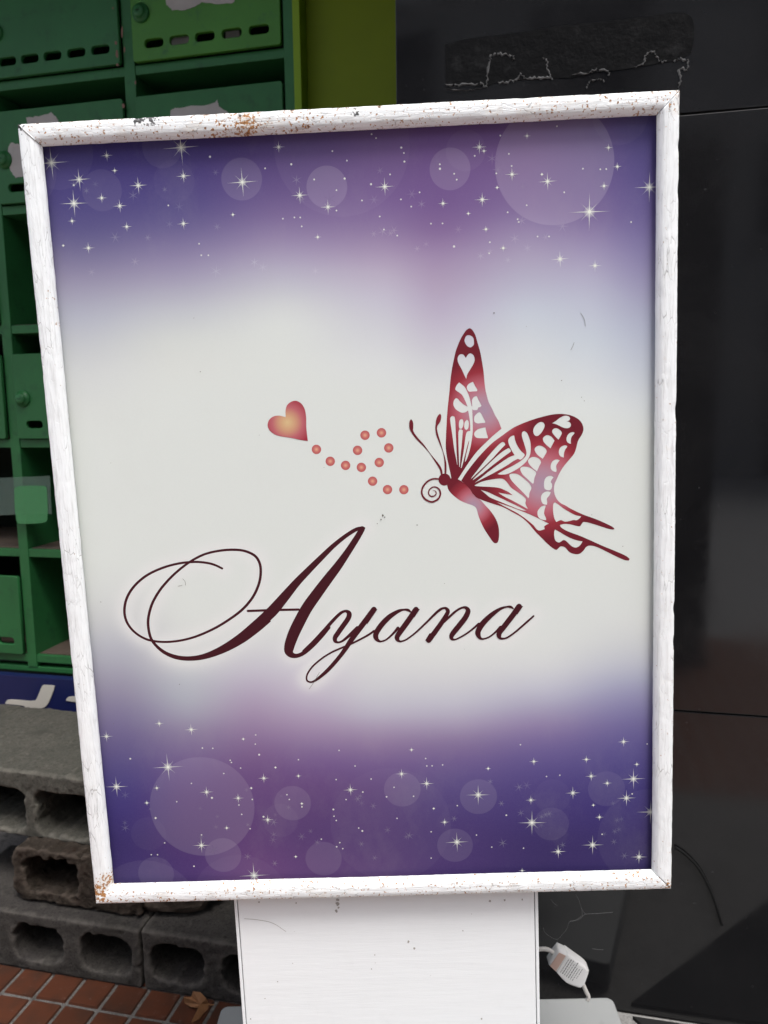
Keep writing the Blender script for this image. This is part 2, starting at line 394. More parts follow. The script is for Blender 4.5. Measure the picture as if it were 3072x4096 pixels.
def ragged(pts, w, seed, name='glue_edge'):
    r_ = random.Random(seed); c = spline([gp(*q) for q in pts], 7); V, Fc = [], []
    for i, p in enumerate(c):
        t = c[min(i + 1, len(c) - 1)] - c[max(i - 1, 0)]; t /= max(np.linalg.norm(t), 1e-9); nn = np.array([-t[1], t[0]])
        ww = w * r_.uniform(0.15, 1.0) * (1 if 0 < i < len(c) - 1 else .1); jt = nn * r_.uniform(-.4, .4) * w
        for s, yy in ((-.5, -0.0010), (0, -0.0022), (.5, -0.0010)):
            q = p + jt + nn * ww * s; V.append((q[0], yy, q[1]))
    for i in range(len(c) - 1):
        if r_.random() < 0.05: continue
        for s in (0, 1): a = i * 3 + s; Fc.append((a, a + 3, a + 4, a + 1))
    link(name, mesh(name, V, Fc), GLUE, gw)
for k_, (pts, w) in enumerate([
    (((572, 285), (620, 288), (690, 284), (712, 292), (716, 250), (722, 205), (735, 186), (770, 184), (800, 190), (803, 205)), .0042),
    (((750, 280), (790, 275), (830, 264), (880, 264), (930, 264)), .0044), (((815, 270), (826, 250), (840, 262)), .003),
    (((900, 195), (915, 205), (918, 240), (935, 270)), .0032), (((1000, 250), (1060, 246), (1070, 236), (1120, 240), (1125, 256)), .0034),
    (((1050, 300), (1058, 275), (1085, 268), (1110, 275)), .0028), (((1210, 228), (1240, 215), (1248, 185), (1275, 178), (1295, 205), (1320, 205)), .0036),
    (((1340, 205), (1360, 200), (1390, 205), (1385, 235), (1360, 232), (1362, 270), (1358, 305)), .0044),
    (((575, 300), (640, 305), (700, 298)), .0022)]):
    ragged(pts, w, k_)
# thin dark line curving down over the stone
for pts in (((1085, 140), (1150, 185), (1230, 270), (1300, 400), (1345, 520), (1375, 620)),):
    c = [on_front(2000 + x / 1.5476, 3300 + y / 1.5476, GV - 0.004) for x, y in pts]
    o = link('dark_line', tube('dark_line', [(WU * u + WV * (GV - 0.0035))[0:2].tolist() + [z] for u, z in c], 0.0022, 8), m_paint('matte_black', (0.004, 0.004, 0.004, 1), 0.95))
    tag(o, 'thin black line curving down the granite wall beside the sign', 'cable')

# ------------------------------------------------------------------ alcove
DEPB = 0.33
MV = 1.75 * K                   # front of the mailbox cabinet
aw = empty('alcove_wall', tuple(WU * (-0.45 * K) + WV * (MV + 0.03)), -YAW)
tag(aw, 'yellow-green painted wall between mailbox cabinet and black granite', 'wall')
link('painted_panel', box('painted_panel', -0.118 * K, 0.42, 0.0, 0.04, 0, 3.0, 0.002), m_paint('olive_green_paint', (0.14, 0.195, 0.004, 1), 0.5, 0.12, 30, (1, 1, 1), 0.15, None, 0.2), aw)
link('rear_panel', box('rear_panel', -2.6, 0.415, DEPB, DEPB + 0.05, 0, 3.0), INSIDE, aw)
ceil = link('shading_soffit', box('shading_soffit', -3.2, 3.4, -0.58, 0.6, 2.16, 2.3), m_paint('ceiling_grey', (0.10, 0.10, 0.10, 1), 0.8), None, tuple(WU * (-0.45 * K) + WV * (MV + 0.03)), -YAW)  # unseen overhang, reach and height set to shade the mailboxes
tag(ceil, kind='structure')

# ------------------------------------------------------------------ mailbox cabinet
mb = empty('mailbox_cabinet', tuple(WU * (-1.0 * K) + WV * MV), -YAW)
tag(mb, 'bank of dark green metal mailboxes with slotted doors, some doors missing', 'mailboxes')
def mk(u): return (u + 1.0) * K
DIV = [-1.765, -1.378, -0.992, -0.596]
ROWB = [1.946 - 0.290 * i for i in range(-1, 6)]    # z of the door bottoms
DEP = 0.30
ZT = (ROWB[0] + 0.29) * K; ZB = (ROWB[-1] - 0.035) * K
for i, u in enumerate(DIV):
    hw = 0.014 if 0 < i < 3 else 0.012
    link('divider', box('divider', mk(u - hw), mk(u + hw), 0.002 if i < 3 else -0.004, DEP, ZB, ZT, 0.0012), GREEN, mb)
link('edge_strip', box('edge_strip', mk(-0.5835), mk(-0.5665), -0.012, 0.03, ZB, ZT, 0.0015), YGREEN, mb)
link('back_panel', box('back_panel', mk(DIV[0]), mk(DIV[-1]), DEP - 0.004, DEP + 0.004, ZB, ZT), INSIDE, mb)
for zb in ROWB:                                     # shelf with its front rail below every door
    for a, b in zip(DIV[:-1], DIV[1:]):
        link('shelf', box('shelf', mk(a + 0.0142), mk(b - 0.0142), 0.0035, DEP - 0.005, (zb - 0.022) * K, zb * K - 0.001, 0.0012), GREEN, mb)
LINER = m_paint('dusty_brown_board', (0.075, 0.055, 0.042, 1), 0.9, 0.3, 80, (1, 1, 1), 0.3, ((0.20, 0.18, 0.16, 1), 0.5))
for zb in ROWB:
    for a, b in zip(DIV[:-1], DIV[1:]):
        link('shelf_liner', box('shelf_liner', mk(a + 0.018), mk(b - 0.018), 0.012, DEP - 0.01, zb * K - 0.0008, zb * K + 0.0008), LINER, mb)
link('plinth_rail', box('plinth_rail', mk(DIV[0]), mk(DIV[-1]), 0.0045, 0.03, ZB - 0.012, ZB - 0.0005, 0.001), GREEN, mb)

def slot(cx_, cz, w, h, n=5):
    r = h / 2 * 0.8; pts = []
    for sx, sz, a0 in ((1, 1, 0), (-1, 1, 90), (-1, -1, 180), (1, -1, 270)):
        for q in range(n):
            a = math.radians(a0 + 90 * q / (n - 1)); pts.append((cx_ + sx * (w / 2 - r) + r * math.cos(a), cz + sz * (h / 2 - r) + r * math.sin(a)))
    return pts
def door_mesh(w, h):
    outer = slot(w / 2, h / 2, w, h, 4); outer = [(min(max(x, 0), w), z) for x, z in slot(w / 2, h / 2, w, h, 2)]
    outer = [(0.004, 0), (w - 0.004, 0), (w, 0.004), (w, h - 0.004), (w - 0.004, h), (0.004, h), (0, h - 0.004), (0, 0.004)]
    return fill('door', outer, [slot(w * f, 0.0315, 0.041, 0.0165) for f in (0.15, 0.325, 0.50, 0.68, 0.86)], 0.010, 0.0012, 0.0)
KN = [(0.0185, 0.0), (0.0185, 0.003), (0.0165, 0.006), (0.0125, 0.0075), (0.0120, 0.011), (0.0105, 0.0135), (0.006, 0.0145), (0.0, 0.0146)]
knob_me = lathe('knob', KN); key_me = box('keyhole', -0.0035, 0.0035, -0.0152, -0.0143, -0.0008, 0.0008)
tongue = None
# rows counted from the top; which cells still have a door
has = {0: (1, 1, 1), 1: (1, 1, 1), 2: (1, 1, 1), 3: (1, 0, 1), 4: (1, 1, 1), 5: (0, 0, 1), 6: (1, 0, 1)}
doors = {}
for c in range(3):
    w = (DIV[c + 1] - DIV[c] - 0.034) * K; h = 0.215 * K; dm = door_mesh(w, h)
    for r_i in range(7):
        if not has[r_i][c]: continue
        fresh = (c == 2 and r_i == 1)
        me = dm if not fresh else dm.copy()
        if fresh: me.materials.clear()
        d = link('door', me, GREEN2 if fresh else GREEN, mb, (mk(DIV[c] + 0.017), -0.0075, ROWB[r_i] * K + 0.001))
        if fresh: d['label'] = 'brighter green door with a torn sticker'
        k_ = link('knob', knob_me, GREEN2 if fresh else GREEN, d, (w * 0.072, 0.0, 0.089)); k_.rotation_euler = (0, random.uniform(-.4, .4), 0)
        kh = link('keyhole', key_me, INSIDE, d, k_.location); kh.rotation_euler = k_.rotation_euler
        doors[(r_i, c)] = (d, me)
# torn paper remains on doors: outlines read from the photo
def torn(key, pts, region, seed):
    d, me = doors[key]; r_ = random.Random(seed)
    ox, oz = d.location.x, d.location.z
    P = []
    for x, y in pts:
        px, py = x / 1.276, y / 1.276
        u, z = on_front(px, py, MV - 0.0085); P.append((u + 1.0 * K - ox, z - oz))
    P2 = []
    for a, b in zip(P, P[1:] + P[:1]):
        for t in (0, .25, .5, .75):
            P2.append((a[0] + (b[0] - a[0]) * t + r_.uniform(-.0015, .0015), a[1] + (b[1] - a[1]) * t + r_.uniform(-.0015, .0015)))
    link('torn_sticker', fill('torn_sticker', P2, (), 0.0006, 0, -0.0012), PAPER, d)
torn((1, 2), ((838, -40), (1200, -60), (1198, 12), (1120, 20), (1030, 10), (980, 40), (930, 55), (880, 50), (850, 25)), 1, 1)
torn((2, 2), ((868, 565), (890, 552), (1000, 540), (1085, 530), (1108, 512), (1115, 545), (1165, 575), (1180, 640), (860, 650)), 1, 2)
torn((2, 1), ((135, 600), (200, 592), (260, 575), (290, 600), (300, 640), (140, 640)), 1, 3)
torn((2, 1), ((45, 745), (60, 725), (100, 740), (112, 800), (120, 900), (80, 908), (55, 870), (38, 810)), 1, 4)
for k_, (x, y, w_, h_) in enumerate(((912, 226, .060, .05), (1180, 190, .030, .03))):
    u, z = on_front(x / 1.276, y / 1.276, MV + 0.04); pos = WU * u + WV * (MV + 0.035 + k_ * .012)
    e_ = link('envelope', box('envelope', -w_ / 2, w_ / 2, 0, 0.003, -h_ / 2, h_ / 2, 0.0008), m_paint('envelope_paper', (0.55, 0.54, 0.52, 1), 0.8, 0.05), None, (pos[0], pos[1], z), -YAW)
    tag(e_, ('pale envelope seen through the second slot of the bright green mailbox door', 'folded pale letter seen through the fourth slot of the bright green mailbox door')[k_], 'letter')
CHIP = m_paint('bare_reddish_undercoat', (0.20, 0.11, 0.09, 1), 0.8, 0.3, 150, (1, 1, 1), 0.3)
for k_, (x, y, w_, h_) in enumerate(((590, 218, 12, 22), (596, 275, 14, 40), (598, 330, 12, 16), (575, 40, 8, 12), (634, 255, 10, 30), (622, 160, 7, 60), (628, 540, 14, 26), (690, 420, 10, 24))):
    r_ = random.Random(k_); P = []
    for t in range(9):
        an = 2 * math.pi * t / 9; rr = r_.uniform(.35, .6); u, z = on_front((x + w_ * rr * math.cos(an)) / 1.276, (y + h_ * rr * math.sin(an)) / 1.276, MV - .009); P.append((u + 1.0 * K, z))
    link('paint_chip', fill('paint_chip', P, (), 0.0005, 0, -0.0085), CHIP, mb)
# pale plastic card caught on the divider
def mz3(x, y, v): u, z = on_front(x / 1.164, 900 + y / 1.164, v); return (u + 1.0 * K, z)
g = N('translucent_green_plastic'); g.set(Base_Color=(0.07, 0.30, 0.11, 1), Roughness=0.35, Alpha=0.5); CARD = g.m
g = N('clear_film'); g.set(Base_Color=(0.16, 0.24, 0.20, 1), Roughness=0.4, Alpha=0.25); FILM = g.m
cv = MV - 0.012
pc = empty('plastic_card', tuple(WU * (-1.0 * K) + WV * cv), -YAW)
tag(pc, 'translucent green plastic card hanging across an open mailbox', 'card')
link('tinted_panel', fill('tinted_panel', smooth_poly([mz3(*q, cv) for q in ((68, 1235), (80, 1218), (205, 1215), (218, 1225), (222, 1370), (205, 1385), (95, 1390), (78, 1375))], 3), (), 0.0012, 0, -0.0016), CARD, pc)
link('clear_sleeve', fill('clear_sleeve', [mz3(*q, cv) for q in ((-60, 1180), (232, 1168), (240, 1345), (-60, 1352))], (), 0.0005, 0, 0.0), FILM, pc)

# ------------------------------------------------------------------ navy signboard under the cabinet
NVv = 1.715 * K
nb = empty('navy_signboard', tuple(WU * (-1.3 * K) + WV * NVv), -YAW)
tag(nb, 'navy blue signboard with cream brush strokes behind the concrete blocks', 'signboard')
link('board', box('board', -0.55, 0.30, 0.0, 0.02, 0.0, 0.447 * K, 0.001), NAVY, nb)
def mz4(x, y, v): u, z = on_front(x / 1.479, 2600 + y / 1.479, v); return (u + 1.3 * K, z)
def strokes(pts, name='letter_stroke'):
    link(name, fill(name, smooth_poly([mz4(*q, NVv - .002) for q in pts], 3), (), 0.002, 0, -0.0022), CREAM, nb)
strokes(((30, 318), (45, 296), (120, 298), (205, 300), (225, 270), (250, 212), (262, 208), (322, 212), (318, 235), (290, 305), (268, 335), (238, 346), (205, 348), (190, 372), (140, 372), (150, 340), (140, 330)))
strokes(((390, 300), (402, 280), (460, 276), (560, 276), (560, 310), (450, 308)))

# ------------------------------------------------------------------ concrete blocks
def rough_outline(pts, step, amp, seed, closed=True):
    r_ = random.Random(seed); out = []
    n_ = len(pts)
    for i in range(n_):
        a, b = np.array(pts[i]), np.array(pts[(i + 1) % n_]); d = np.linalg.norm(b - a); m = max(1, int(d / step))
        t_ = (b - a) / max(d, 1e-9); nn = np.array([-t_[1], t_[0]])
        for j in range(m):
            q = a + (b - a) * j / m
            out.append(tuple(q + nn * (noise.noise(Vector((q[0] * 60, q[1] * 60, seed))) * amp * 1.6 + r_.uniform(-amp, amp) * .5)))
    return out
def roughen(me, voxel, seed, amp):
    """voxel skin pushed in and out by fractal noise with pits: cast concrete"""
    ob = bpy.data.objects.new('tmp', me); COL.objects.link(ob)
    md = ob.modifiers.new('r', 'REMESH'); md.mode = 'VOXEL'; md.voxel_size = voxel
    dg = bpy.context.evaluated_depsgraph_get(); dg.update()
    out = bpy.data.meshes.new_from_object(ob.evaluated_get(dg)); bpy.data.objects.remove(ob)
    bm = bmesh.new(); bm.from_mesh(out); seen = set(); isl = []
    for v0 in bm.verts:
        if v0 in seen: continue
        st_k = [v0]; seen.add(v0); comp = []
        while st_k:
            q = st_k.pop(); comp.append(q)
            for e in q.link_edges:
                w = e.other_vert(q)
                if w not in seen: seen.add(w); st_k.append(w)
        isl.append(comp)
    isl.sort(key=len)
    for comp in isl[:-1]: bmesh.ops.delete(bm, geom=comp, context='VERTS')
    bm.to_mesh(out); bm.free()
    sv = Vector((seed * 3.7, seed, 0))
    nn = [v.normal.copy() for v in out.vertices]
    for v, n_ in zip(out.vertices, nn):
        p = v.co + sv
        a = noise.noise(p * 38) * 0.9 + noise.noise(p * 120) * 0.55 + noise.noise(p * 16) * 0.8
        pit = max(0.0, noise.noise(p * 85 + Vector((9, 4, 2))) - 0.28) * 5.0
        v.co += n_ * (a - pit) * amp
    out.polygons.foreach_set('use_smooth', [True] * len(out.polygons)); out.materials.clear(); return out
def block(name, u0, u1, v0, depth, z0, z1, holes, mat, seed, label, group=None, bev=0.004, rz=0.0, amp=0.0022, outline=None):
    uc = (u0 + u1) / 2
    root = empty(name, tuple(WU * uc + WV * (v0 + depth / 2)), -YAW + rz); root.location.z = z0
    out = rough_outline(outline and [(x - uc, z - z0) for x, z in outline] or [(u0 - uc, 0), (u1 - uc, 0), (u1 - uc, z1 - z0), (u0 - uc, z1 - z0)], 0.012, amp * (0.3 if outline is None else 0.6), seed)
    H = []
    for q, (a, b, c, d, rr) in enumerate(holes):
        w, h = b - a, d - c; cxx, czz = (a + b) / 2 - uc, (c + d) / 2 - z0; r = min(w, h) * rr; pts = []
        for sx, sz, a0 in ((1, 1, 0), (-1, 1, 90), (-1, -1, 180), (1, -1, 270)):
            for t in range(6):
                an = math.radians(a0 + 18 * t); pts.append((cxx + sx * (w / 2 - r) + r * math.cos(an), czz + sz * (h / 2 - r) + r * math.sin(an)))
        H.append(rough_outline(pts, 0.007, amp * 0.9, seed * 10 + q))
    me = fill('body', out, H, depth, bev, -depth / 2)
    me = roughen(me, 0.0036, seed, amp * (0.55 if outline is None else 0.75))
    zlow = min(v.co.z for v in me.vertices)
    for v in me.vertices: v.co.z -= zlow
    link('body', me, mat, root)
    if H:                                           # rough web closing the cavities part-way in
        bk = fill('cavity_web', [(u0 - uc + .01, .008), (u1 - uc - .01, .008), (u1 - uc - .01, z1 - z0 - .008), (u0 - uc + .01, z1 - z0 - .008)], (), 0.008, 0, depth / 2 - 0.03)
        link('cavity_web', bk, mat, root)
    tag(root, label, 'concrete block', group)
    return root
BV = 1.249 * K; P_ = 0.1545 * K; hz0, hz1 = 0.024 * K, 0.103 * K
HB = 0.127 * K
h0 = -1.0795 * K
def hrow(i): return (h0 + i * P_, h0 + i * P_ + 0.1155 * K, hz0, hz1, 0.36)
joint = -0.7885 * K
block('concrete_block', joint - 3 * P_, joint - 0.0015, BV, 0.19, 0, HB, [hrow(-1), hrow(0), hrow(1)], CONC, 3,
      'grey hollow concrete block on the red tiles, left of the fallen leaf, under the pile', 'hollow blocks')
block('concrete_block', joint + 0.0015, joint + 3 * P_, BV + 0.002, 0.19, 0, HB, [hrow(2), hrow(3), hrow(4)], CONC, 4,
      'grey hollow concrete block on the red tiles, behind the dry leaf and sign base', 'hollow blocks')
# middle layer: broken brownish block and a rounded lump
z1_, z2_, z3_ = HB + 0.0005, 0.243 * K, 0.392 * K
MVb = 1.283 * K
def mid(x, y): return on_front(x / 1.479, 2600 + y / 1.479, MVb)
ml = mid(70, 1330)[0]; hl, hr = mid(140, 1330)[0], mid(468, 1330)[0]
mr = mid(840, 1500)[0]
block('broken_block', ml, mr, MVb, 0.17, z1_, z2_, [(hl, hr, z1_ + 0.022 * K, z2_ - 0.018 * K, 0.3)], CONC_B, 5,
      'broken brown stained block sandwiched in the middle of the concrete pile', None, 0.002, math.radians(-1), 0.0040,
      [(ml + .012, z1_), (mr, z1_), (mr - .004, z2_ - .02), (mr - .03, z2_), (ml + .012, z2_), (ml, z2_ - .03), (ml + .006, z1_ + .045), (ml - .002, z1_ + .02)])
def rubble(name, loc, size, seed, mat, label, rz=0):
    bm = bmesh.new(); bmesh.ops.create_icosphere(bm, subdivisions=4, radius=1)
    for v in bm.verts:
        p = v.co.copy(); m_ = max(abs(p.x), abs(p.y), abs(p.z)); p = p.lerp(p / m_, 0.55)
        f = 1 + 0.16 * noise.noise(p * 1.7 + Vector((seed, 0, 0))) + 0.07 * noise.noise(p * 5 + Vector((0, seed, 0))) + 0.03 * noise.noise(p * 14)
        p *= f; v.co = Vector((p.x * size[0], p.y * size[1], max(p.z, -0.93) * size[2]))
    me = bpy.data.meshes.new(name); bm.to_mesh(me); bm.free()
    zmin = min(v.co.z for v in me.vertices)
    o = link(name, me, mat, None, (loc[0], loc[1], loc[2] - zmin), rz); tag(o, label, 'rubble'); return o
pu, pv = on_floor(950 / 1.479, 2600 + 1560 / 1.479, HB)
p = WU * (pu - 0.005) + WV * (pv + 0.075)
rubble('rubble_chunk', (p[0], p[1], HB + .0005), (0.11, 0.085, 0.048), 3, CONC_B, 'rounded brown concrete chunk lying on the lower block beside the broken block', -YAW)
TVb = 1.327 * K
def top(x, y): return on_front(x / 1.479, 2600 + y / 1.479, TVb)
ta = top(150, 940)[0]; tb_ = top(215, 940)[0]; te = top(530, 940)[0]
hz_t, hz_b = z3_ - 0.036, z2_ + 0.012
ub, vb = on_floor(0, 2600 + 440 / 1.479, z3_)
root = block('capping_block', tb_ - 0.30, tb_ + 0.30, TVb, 0.275, z2_ + 0.0005, z3_, [(tb_ - 0.235, ta, hz_b, hz_t, 0.22), (tb_, tb_ + 0.115, hz_b, hz_t, 0.22), (tb_ + 0.150, tb_ + 0.262, hz_b, hz_t, 0.22)], CONC_T, 6,
      'thick olive-grey hollow block topping the concrete pile under the navy board', None, 0.005, math.radians(-1.5), 0.003)

# ------------------------------------------------------------------ the sign stand
YS = 0.9206 * K                 # front of the frame in the sign frame
YP = YS + 0.0140                # printed face
lx, ly = -0.045, YS + 0.055
lz = -(CAMZ + st * lx) / ct
LR = np.array([lx, ly, lz])
sign = empty('sign_stand'); wl = np.array([0, 0, CAMZ]) + Q @ LR
sign.location = wl; sign.rotation_euler = (0, -TILT, 0)
tag(sign, 'white framed purple signboard with butterfly and script lettering on a white post', 'sign')
def S(px, py, yp=YP): x, z = on_sign(px, py, yp); return (x - LR[0], z - LR[2])
ly_ = lambda y: y - LR[1]
cor = [S(65, 487, YS), S(2722, 361, YS), S(2689, 3563, YS), S(380, 3615, YS)]
X0 = (cor[0][0] + cor[3][0]) / 2; X1 = (cor[1][0] + cor[2][0]) / 2; Z1 = (cor[0][1] + cor[1][1]) / 2; Z0 = (cor[2][1] + cor[3][1]) / 2
YF = ly_(YS)
W_ = 0.0252
PROF = [(a * 0.815, b) for a, b in [(0.0, 0.060), (0.0, 0.012), (0.0, 0.0035), (0.0008, 0.0012), (0.003, 0.0), (0.008, -0.0004), (0.0135, -0.0003), (0.0180, 0.0002), (0.0196, 0.0008), (0.0222, 0.0028), (0.0242, 0.0050), (0.0252, 0.0070), (0.0250, 0.0082), (0.0225, 0.0086)]]
# rust and wear spots: (photo px x, y, radius px, rust, grey, black)
SPOT = [(480 * 1.85, 280 * 1.85, 150, .75, 0, 0), (530 * 1.85, 268 * 1.85, 120, .95, 0, 0), (640 * 1.85, 266 * 1.85, 150, .75, 0, 0), (690 * 1.85, 255 * 1.85, 90, .6, 0, 0),
        (130 * 1.85, 272 * 1.85, 120, .42, .3, 0), (60, 485, 55, .7, 0, .9), (300 * 1.85, 255 * 1.85, 45, .2, .4, .85), (330 * 1.85, 255 * 1.85, 45, .2, .3, .85), (520 * 1.85, 246 * 1.85, 30, 0, .3, .6),
        (770 * 1.85, 245 * 1.85, 40, .3, 0, .6), (850 * 1.85, 262 * 1.85, 60, .5, 0, 0), (1080 * 1.85, 262 * 1.85, 60, .5, 0, 0), (1270 * 1.85, 248 * 1.85, 70, .6, 0, 0), (1380 * 1.85, 245 * 1.85, 45, .8, 0, .2), (1465 * 1.85, 205 * 1.85, 60, .7, 0, .35),
        (1450 * 1.85, 235 * 1.85, 60, .6, 0, 0), (210 * 1.85, 1930 * 1.85, 90, 1.05, 0, .1), (235 * 1.85, 1905 * 1.85, 70, .9, 0, 0), (490 * 1.85, 1905 * 1.85, 60, .72, 0, 0), (550 * 1.85, 1915 * 1.85, 60, .7, 0, 0),
        (890 * 1.85, 1893 * 1.85, 60, .62, 0, 0), (1160 * 1.85, 1893 * 1.85, 130, .6, 0, 0), (1260 * 1.85, 1893 * 1.85, 80, .5, 0, 0), (1380 * 1.85, 1885 * 1.85, 100, .75, 0, 0), (1440 * 1.85, 1915 * 1.85, 70, .85, 0, .2),
        (1415 * 1.85, 275 * 1.85, 40, .6, 0, 0), (1440 * 1.85, 1850 * 1.85, 50, .5, 0, 0), (70, 640, 60, 0, .7, 0), (110, 625, 50, 0, .7, 0), (118 * 1.85, 640 * 1.85, 60, .55, 0, 0), (125 * 1.85, 700 * 1.85, 50, .5, 0, 0),
        (205 * 1.85, 1535 * 1.85, 45, .5, 0, 0), (170 * 1.85, 1550 * 1.85, 35, .4, 0, 0), (100 * 1.85, 880 * 1.85, 90, 0, .5, 0), (118 * 1.85, 1080 * 1.85, 80, 0, .5, 0), (150 * 1.85, 1240 * 1.85, 140, 0, .6, 0), (165 * 1.85, 1300 * 1.85, 80, 0, .55, 0),
        (1300 * 1.85, 225 * 1.85, 200, .3, .3, 0), (900 * 1.85, 250 * 1.85, 250, .35, .2, 0), (700 * 1.85, 1920 * 1.85, 300, .3, .35, 0)]
SP = [(S(x, y, YS), r * 0.85 / F * YS, a * 0.82, b, c) for x, y, r, a, b, c in SPOT]
def rail(side, seed):
    horiz = side in 'tb'; Lh = (X1 - X0) if horiz else (Z1 - Z0); n_ = 320
    V, Fc, wear, along = [], [], [], []
    m_ = len(PROF)
    for i in range(n_ + 1):
        t = i / n_
        for j, (e, y) in enumerate(PROF):
            a0, a1 = e + 0.0003, Lh - e - 0.0003; s_ = a0 + (a1 - a0) * t
            nz = noise.noise(Vector((s_ * 9, seed * 5.3, 0))) * 0.0003 + noise.noise(Vector((s_ * 70, j * 0.7, seed))) * 0.00032
            chip = max(0, noise.noise(Vector((s_ * 45, seed * 3.1, 7))) - 0.35) * 0.0028 if e < 0.004 else 0
            lump = noise.noise(Vector((s_ * 150, j * 1.3, seed * 2))) * 0.0004 + noise.noise(Vector((s_ * 33, j * .5, seed * 9))) * 0.00022
            ee = e + (nz + chip if 0 < j < m_ - 1 else 0); yy = YF + y + (lump if 1 < j < m_ - 1 else 0)
            if side == 't': q = (X0 + s_, yy, Z1 - ee)
            elif side == 'b': q = (X0 + s_, yy, Z0 + ee)
            elif side == 'l': q = (X0 + ee, yy, Z0 + s_)
            else: q = (X1 - ee, yy, Z0 + s_)
            V.append(q); along.append((s_, e + y, 0))
            w3 = np.array({'t': (.45, .22, .24), 'b': (.44, .25, .18), 'l': (.18, .24, .10), 'r': (.24, .18, .10)}[side])
            if e < 0.002: w3 = w3 + np.array((.12, .2, .16 if side == 't' else .05))
            for (sx, sz), r, a, b, c in SP:
                d2 = ((q[0] - sx)**2 + (q[2] - sz)**2) / (r * r)
                if d2 < 6: w3 = np.maximum(w3, np.array((a, b, c)) * math.exp(-d2))
            wear.append(w3)
    for i in range(n_):
        for j in range(m_ - 1):
            a = i * m_ + j; f = (a, a + m_, a + m_ + 1, a + 1)
            Fc.append(f if side in 'br' and False else f)
    flip = side in 'bl'
    # orientation: make the front face look to -Y
    v = [np.array(V[k_]) for k_ in (Fc[5][0], Fc[5][1], Fc[5][2])]
    nrm = np.cross(v[1] - v[0], v[2] - v[0])
    if nrm[1] > 0: Fc = [f[::-1] for f in Fc]
    e0 = tuple(range(m_)); e1 = tuple(n_ * m_ + j for j in range(m_))
    me = mesh('frame_rail', V, Fc + [e0, e1[::-1]], True)
    vcol(me, np.clip(np.array(wear), 0, 1), 'wear')
    at = me.attributes.new('along', 'FLOAT_VECTOR', 'POINT'); at.data.foreach_set('vector', np.array(along, np.float32).ravel())
    return link('frame_rail', me, FRAME, sign)
for s_, sd_ in (('t', 1), ('b', 2), ('l', 3), ('r', 4)): rail(s_, sd_)
link('sign_box', box('sign_box', X0 + 0.003, X1 - 0.003, ly_(YP) + 0.004, YF + 0.075, Z0 + 0.003, Z1 - 0.003, 0.002), BACK, sign)
# post, side seams and base plate
PY = 0.946 * K - LR[1]
sx0 = (-0.229 * K) - LR[0]; sx1 = (0.181 * K) - LR[0]
x_l, zt = S(936, 3620, 0.946 * K); x_r, _ = S(2153, 3590, 0.946 * K)
BT = 0.052 * K                  # top of the base plate, local height
link('post', box('post', x_l + 0.0045, x_r - 0.0045, PY, PY + 0.05, BT, Z0 + 0.004, 0.0012), WHITE, sign)
for a, b in ((x_l, x_l + 0.0036), (x_r - 0.0036, x_r)):
    link('post_edge', box('post_edge', a, b, PY + 0.0006, PY + 0.05, BT, Z0 + 0.0035, 0.0009), WHITE, sign)
link('post_core', box('post_core', x_l + 0.002, x_r - 0.002, PY + 0.006, PY + 0.048, BT, Z0 + 0.003), GROOVE, sign)
def post_pt(x, y): q = S(x * 1.8517, y * 1.8517, 0.946 * K); return q
r_ = random.Random(11); V, Fc = [], []
marks = [(730, 1943, 4), (729, 1952, 5), (731, 1960, 3), (727, 1968, 4), (1058, 1946, 3), (1090, 1944, 2.5), (1128, 1943, 2.5), (560, 1948, 2.5), (640, 1950, 2), (882, 2034, 3), (895, 2048, 2.6), (1000, 2010, 1.6), (1040, 2200, 2.4), (600, 2120, 1.6)] + [(r_.uniform(515, 1150), r_.uniform(1950, 2205), r_.uniform(.7, 1.5)) for _ in range(10)]
for x, y, r__ in marks:
    k_ = len(V)
    for t in range(7): a = 2 * math.pi * t / 7; q = post_pt(x + r__ * r_.uniform(.5, 1.1) * math.cos(a), y + r__ * r_.uniform(.5, 1.2) * math.sin(a)); V.append((q[0], PY - 0.0004, q[1]))
    Fc.append(tuple(range(k_, k_ + 7)[::-1]))
cr = spline([post_pt(*q) for q in ((528, 1984), (560, 1987), (590, 1994), (618, 2012))], 6)
for i_, q in enumerate(cr): V += [(q[0], PY - .0004, q[1] + .0003), (q[0], PY - .0004, q[1] - .0003)]
k_ = len(V) - 2 * len(cr); Fc += [(k_ + 2 * i_, k_ + 2 * i_ + 1, k_ + 2 * i_ + 3, k_ + 2 * i_ + 2) for i_ in range(len(cr) - 1)]
tag(link('dirt_marks', mesh('dirt_marks', V, Fc), m_paint('grey_grime', (0.36, 0.35, 0.32, 1), 0.9, 0.0, 50, (1, 1, 1), 0.4), sign), kind='stuff')
bl = [S(842, 4005, 1.29 * K), S(2445, 3975, 1.29 * K)]
bx0, bx1 = -0.374 * K - LR[0], 0.352 * K - LR[0]; by1 = 1.293 * K - LR[1]; by0 = 0.70 * K - LR[1]
bm = bmesh.new(); box_bm(bm, bx0, bx1, by0, by1, BT - 0.040, BT)
bmesh.ops.bevel(bm, geom=[e for e in bm.edges if abs(e.verts[0].co.z - e.verts[1].co.z) > 0.01], offset=0.012, segments=5, affect='EDGES', profile=0.5)
bmesh.ops.bevel(bm, geom=[e for e in bm.edges if abs(e.verts[0].co.z - BT) < 1e-6 and abs(e.verts[1].co.z - BT) < 1e-6], offset=0.004, segments=3, affect='EDGES', profile=0.5)
me = bpy.data.meshes.new('base_plate'); bm.to_mesh(me); bm.free(); link('base_plate', me, BASEGREY, sign)

# ---- the printed face
PYL = ly_(YP)
px0, px1, pz0, pz1 = X0 + 0.006, X1 - 0.006, Z0 + 0.006, Z1 - 0.006
WHT = (216, 219, 214)
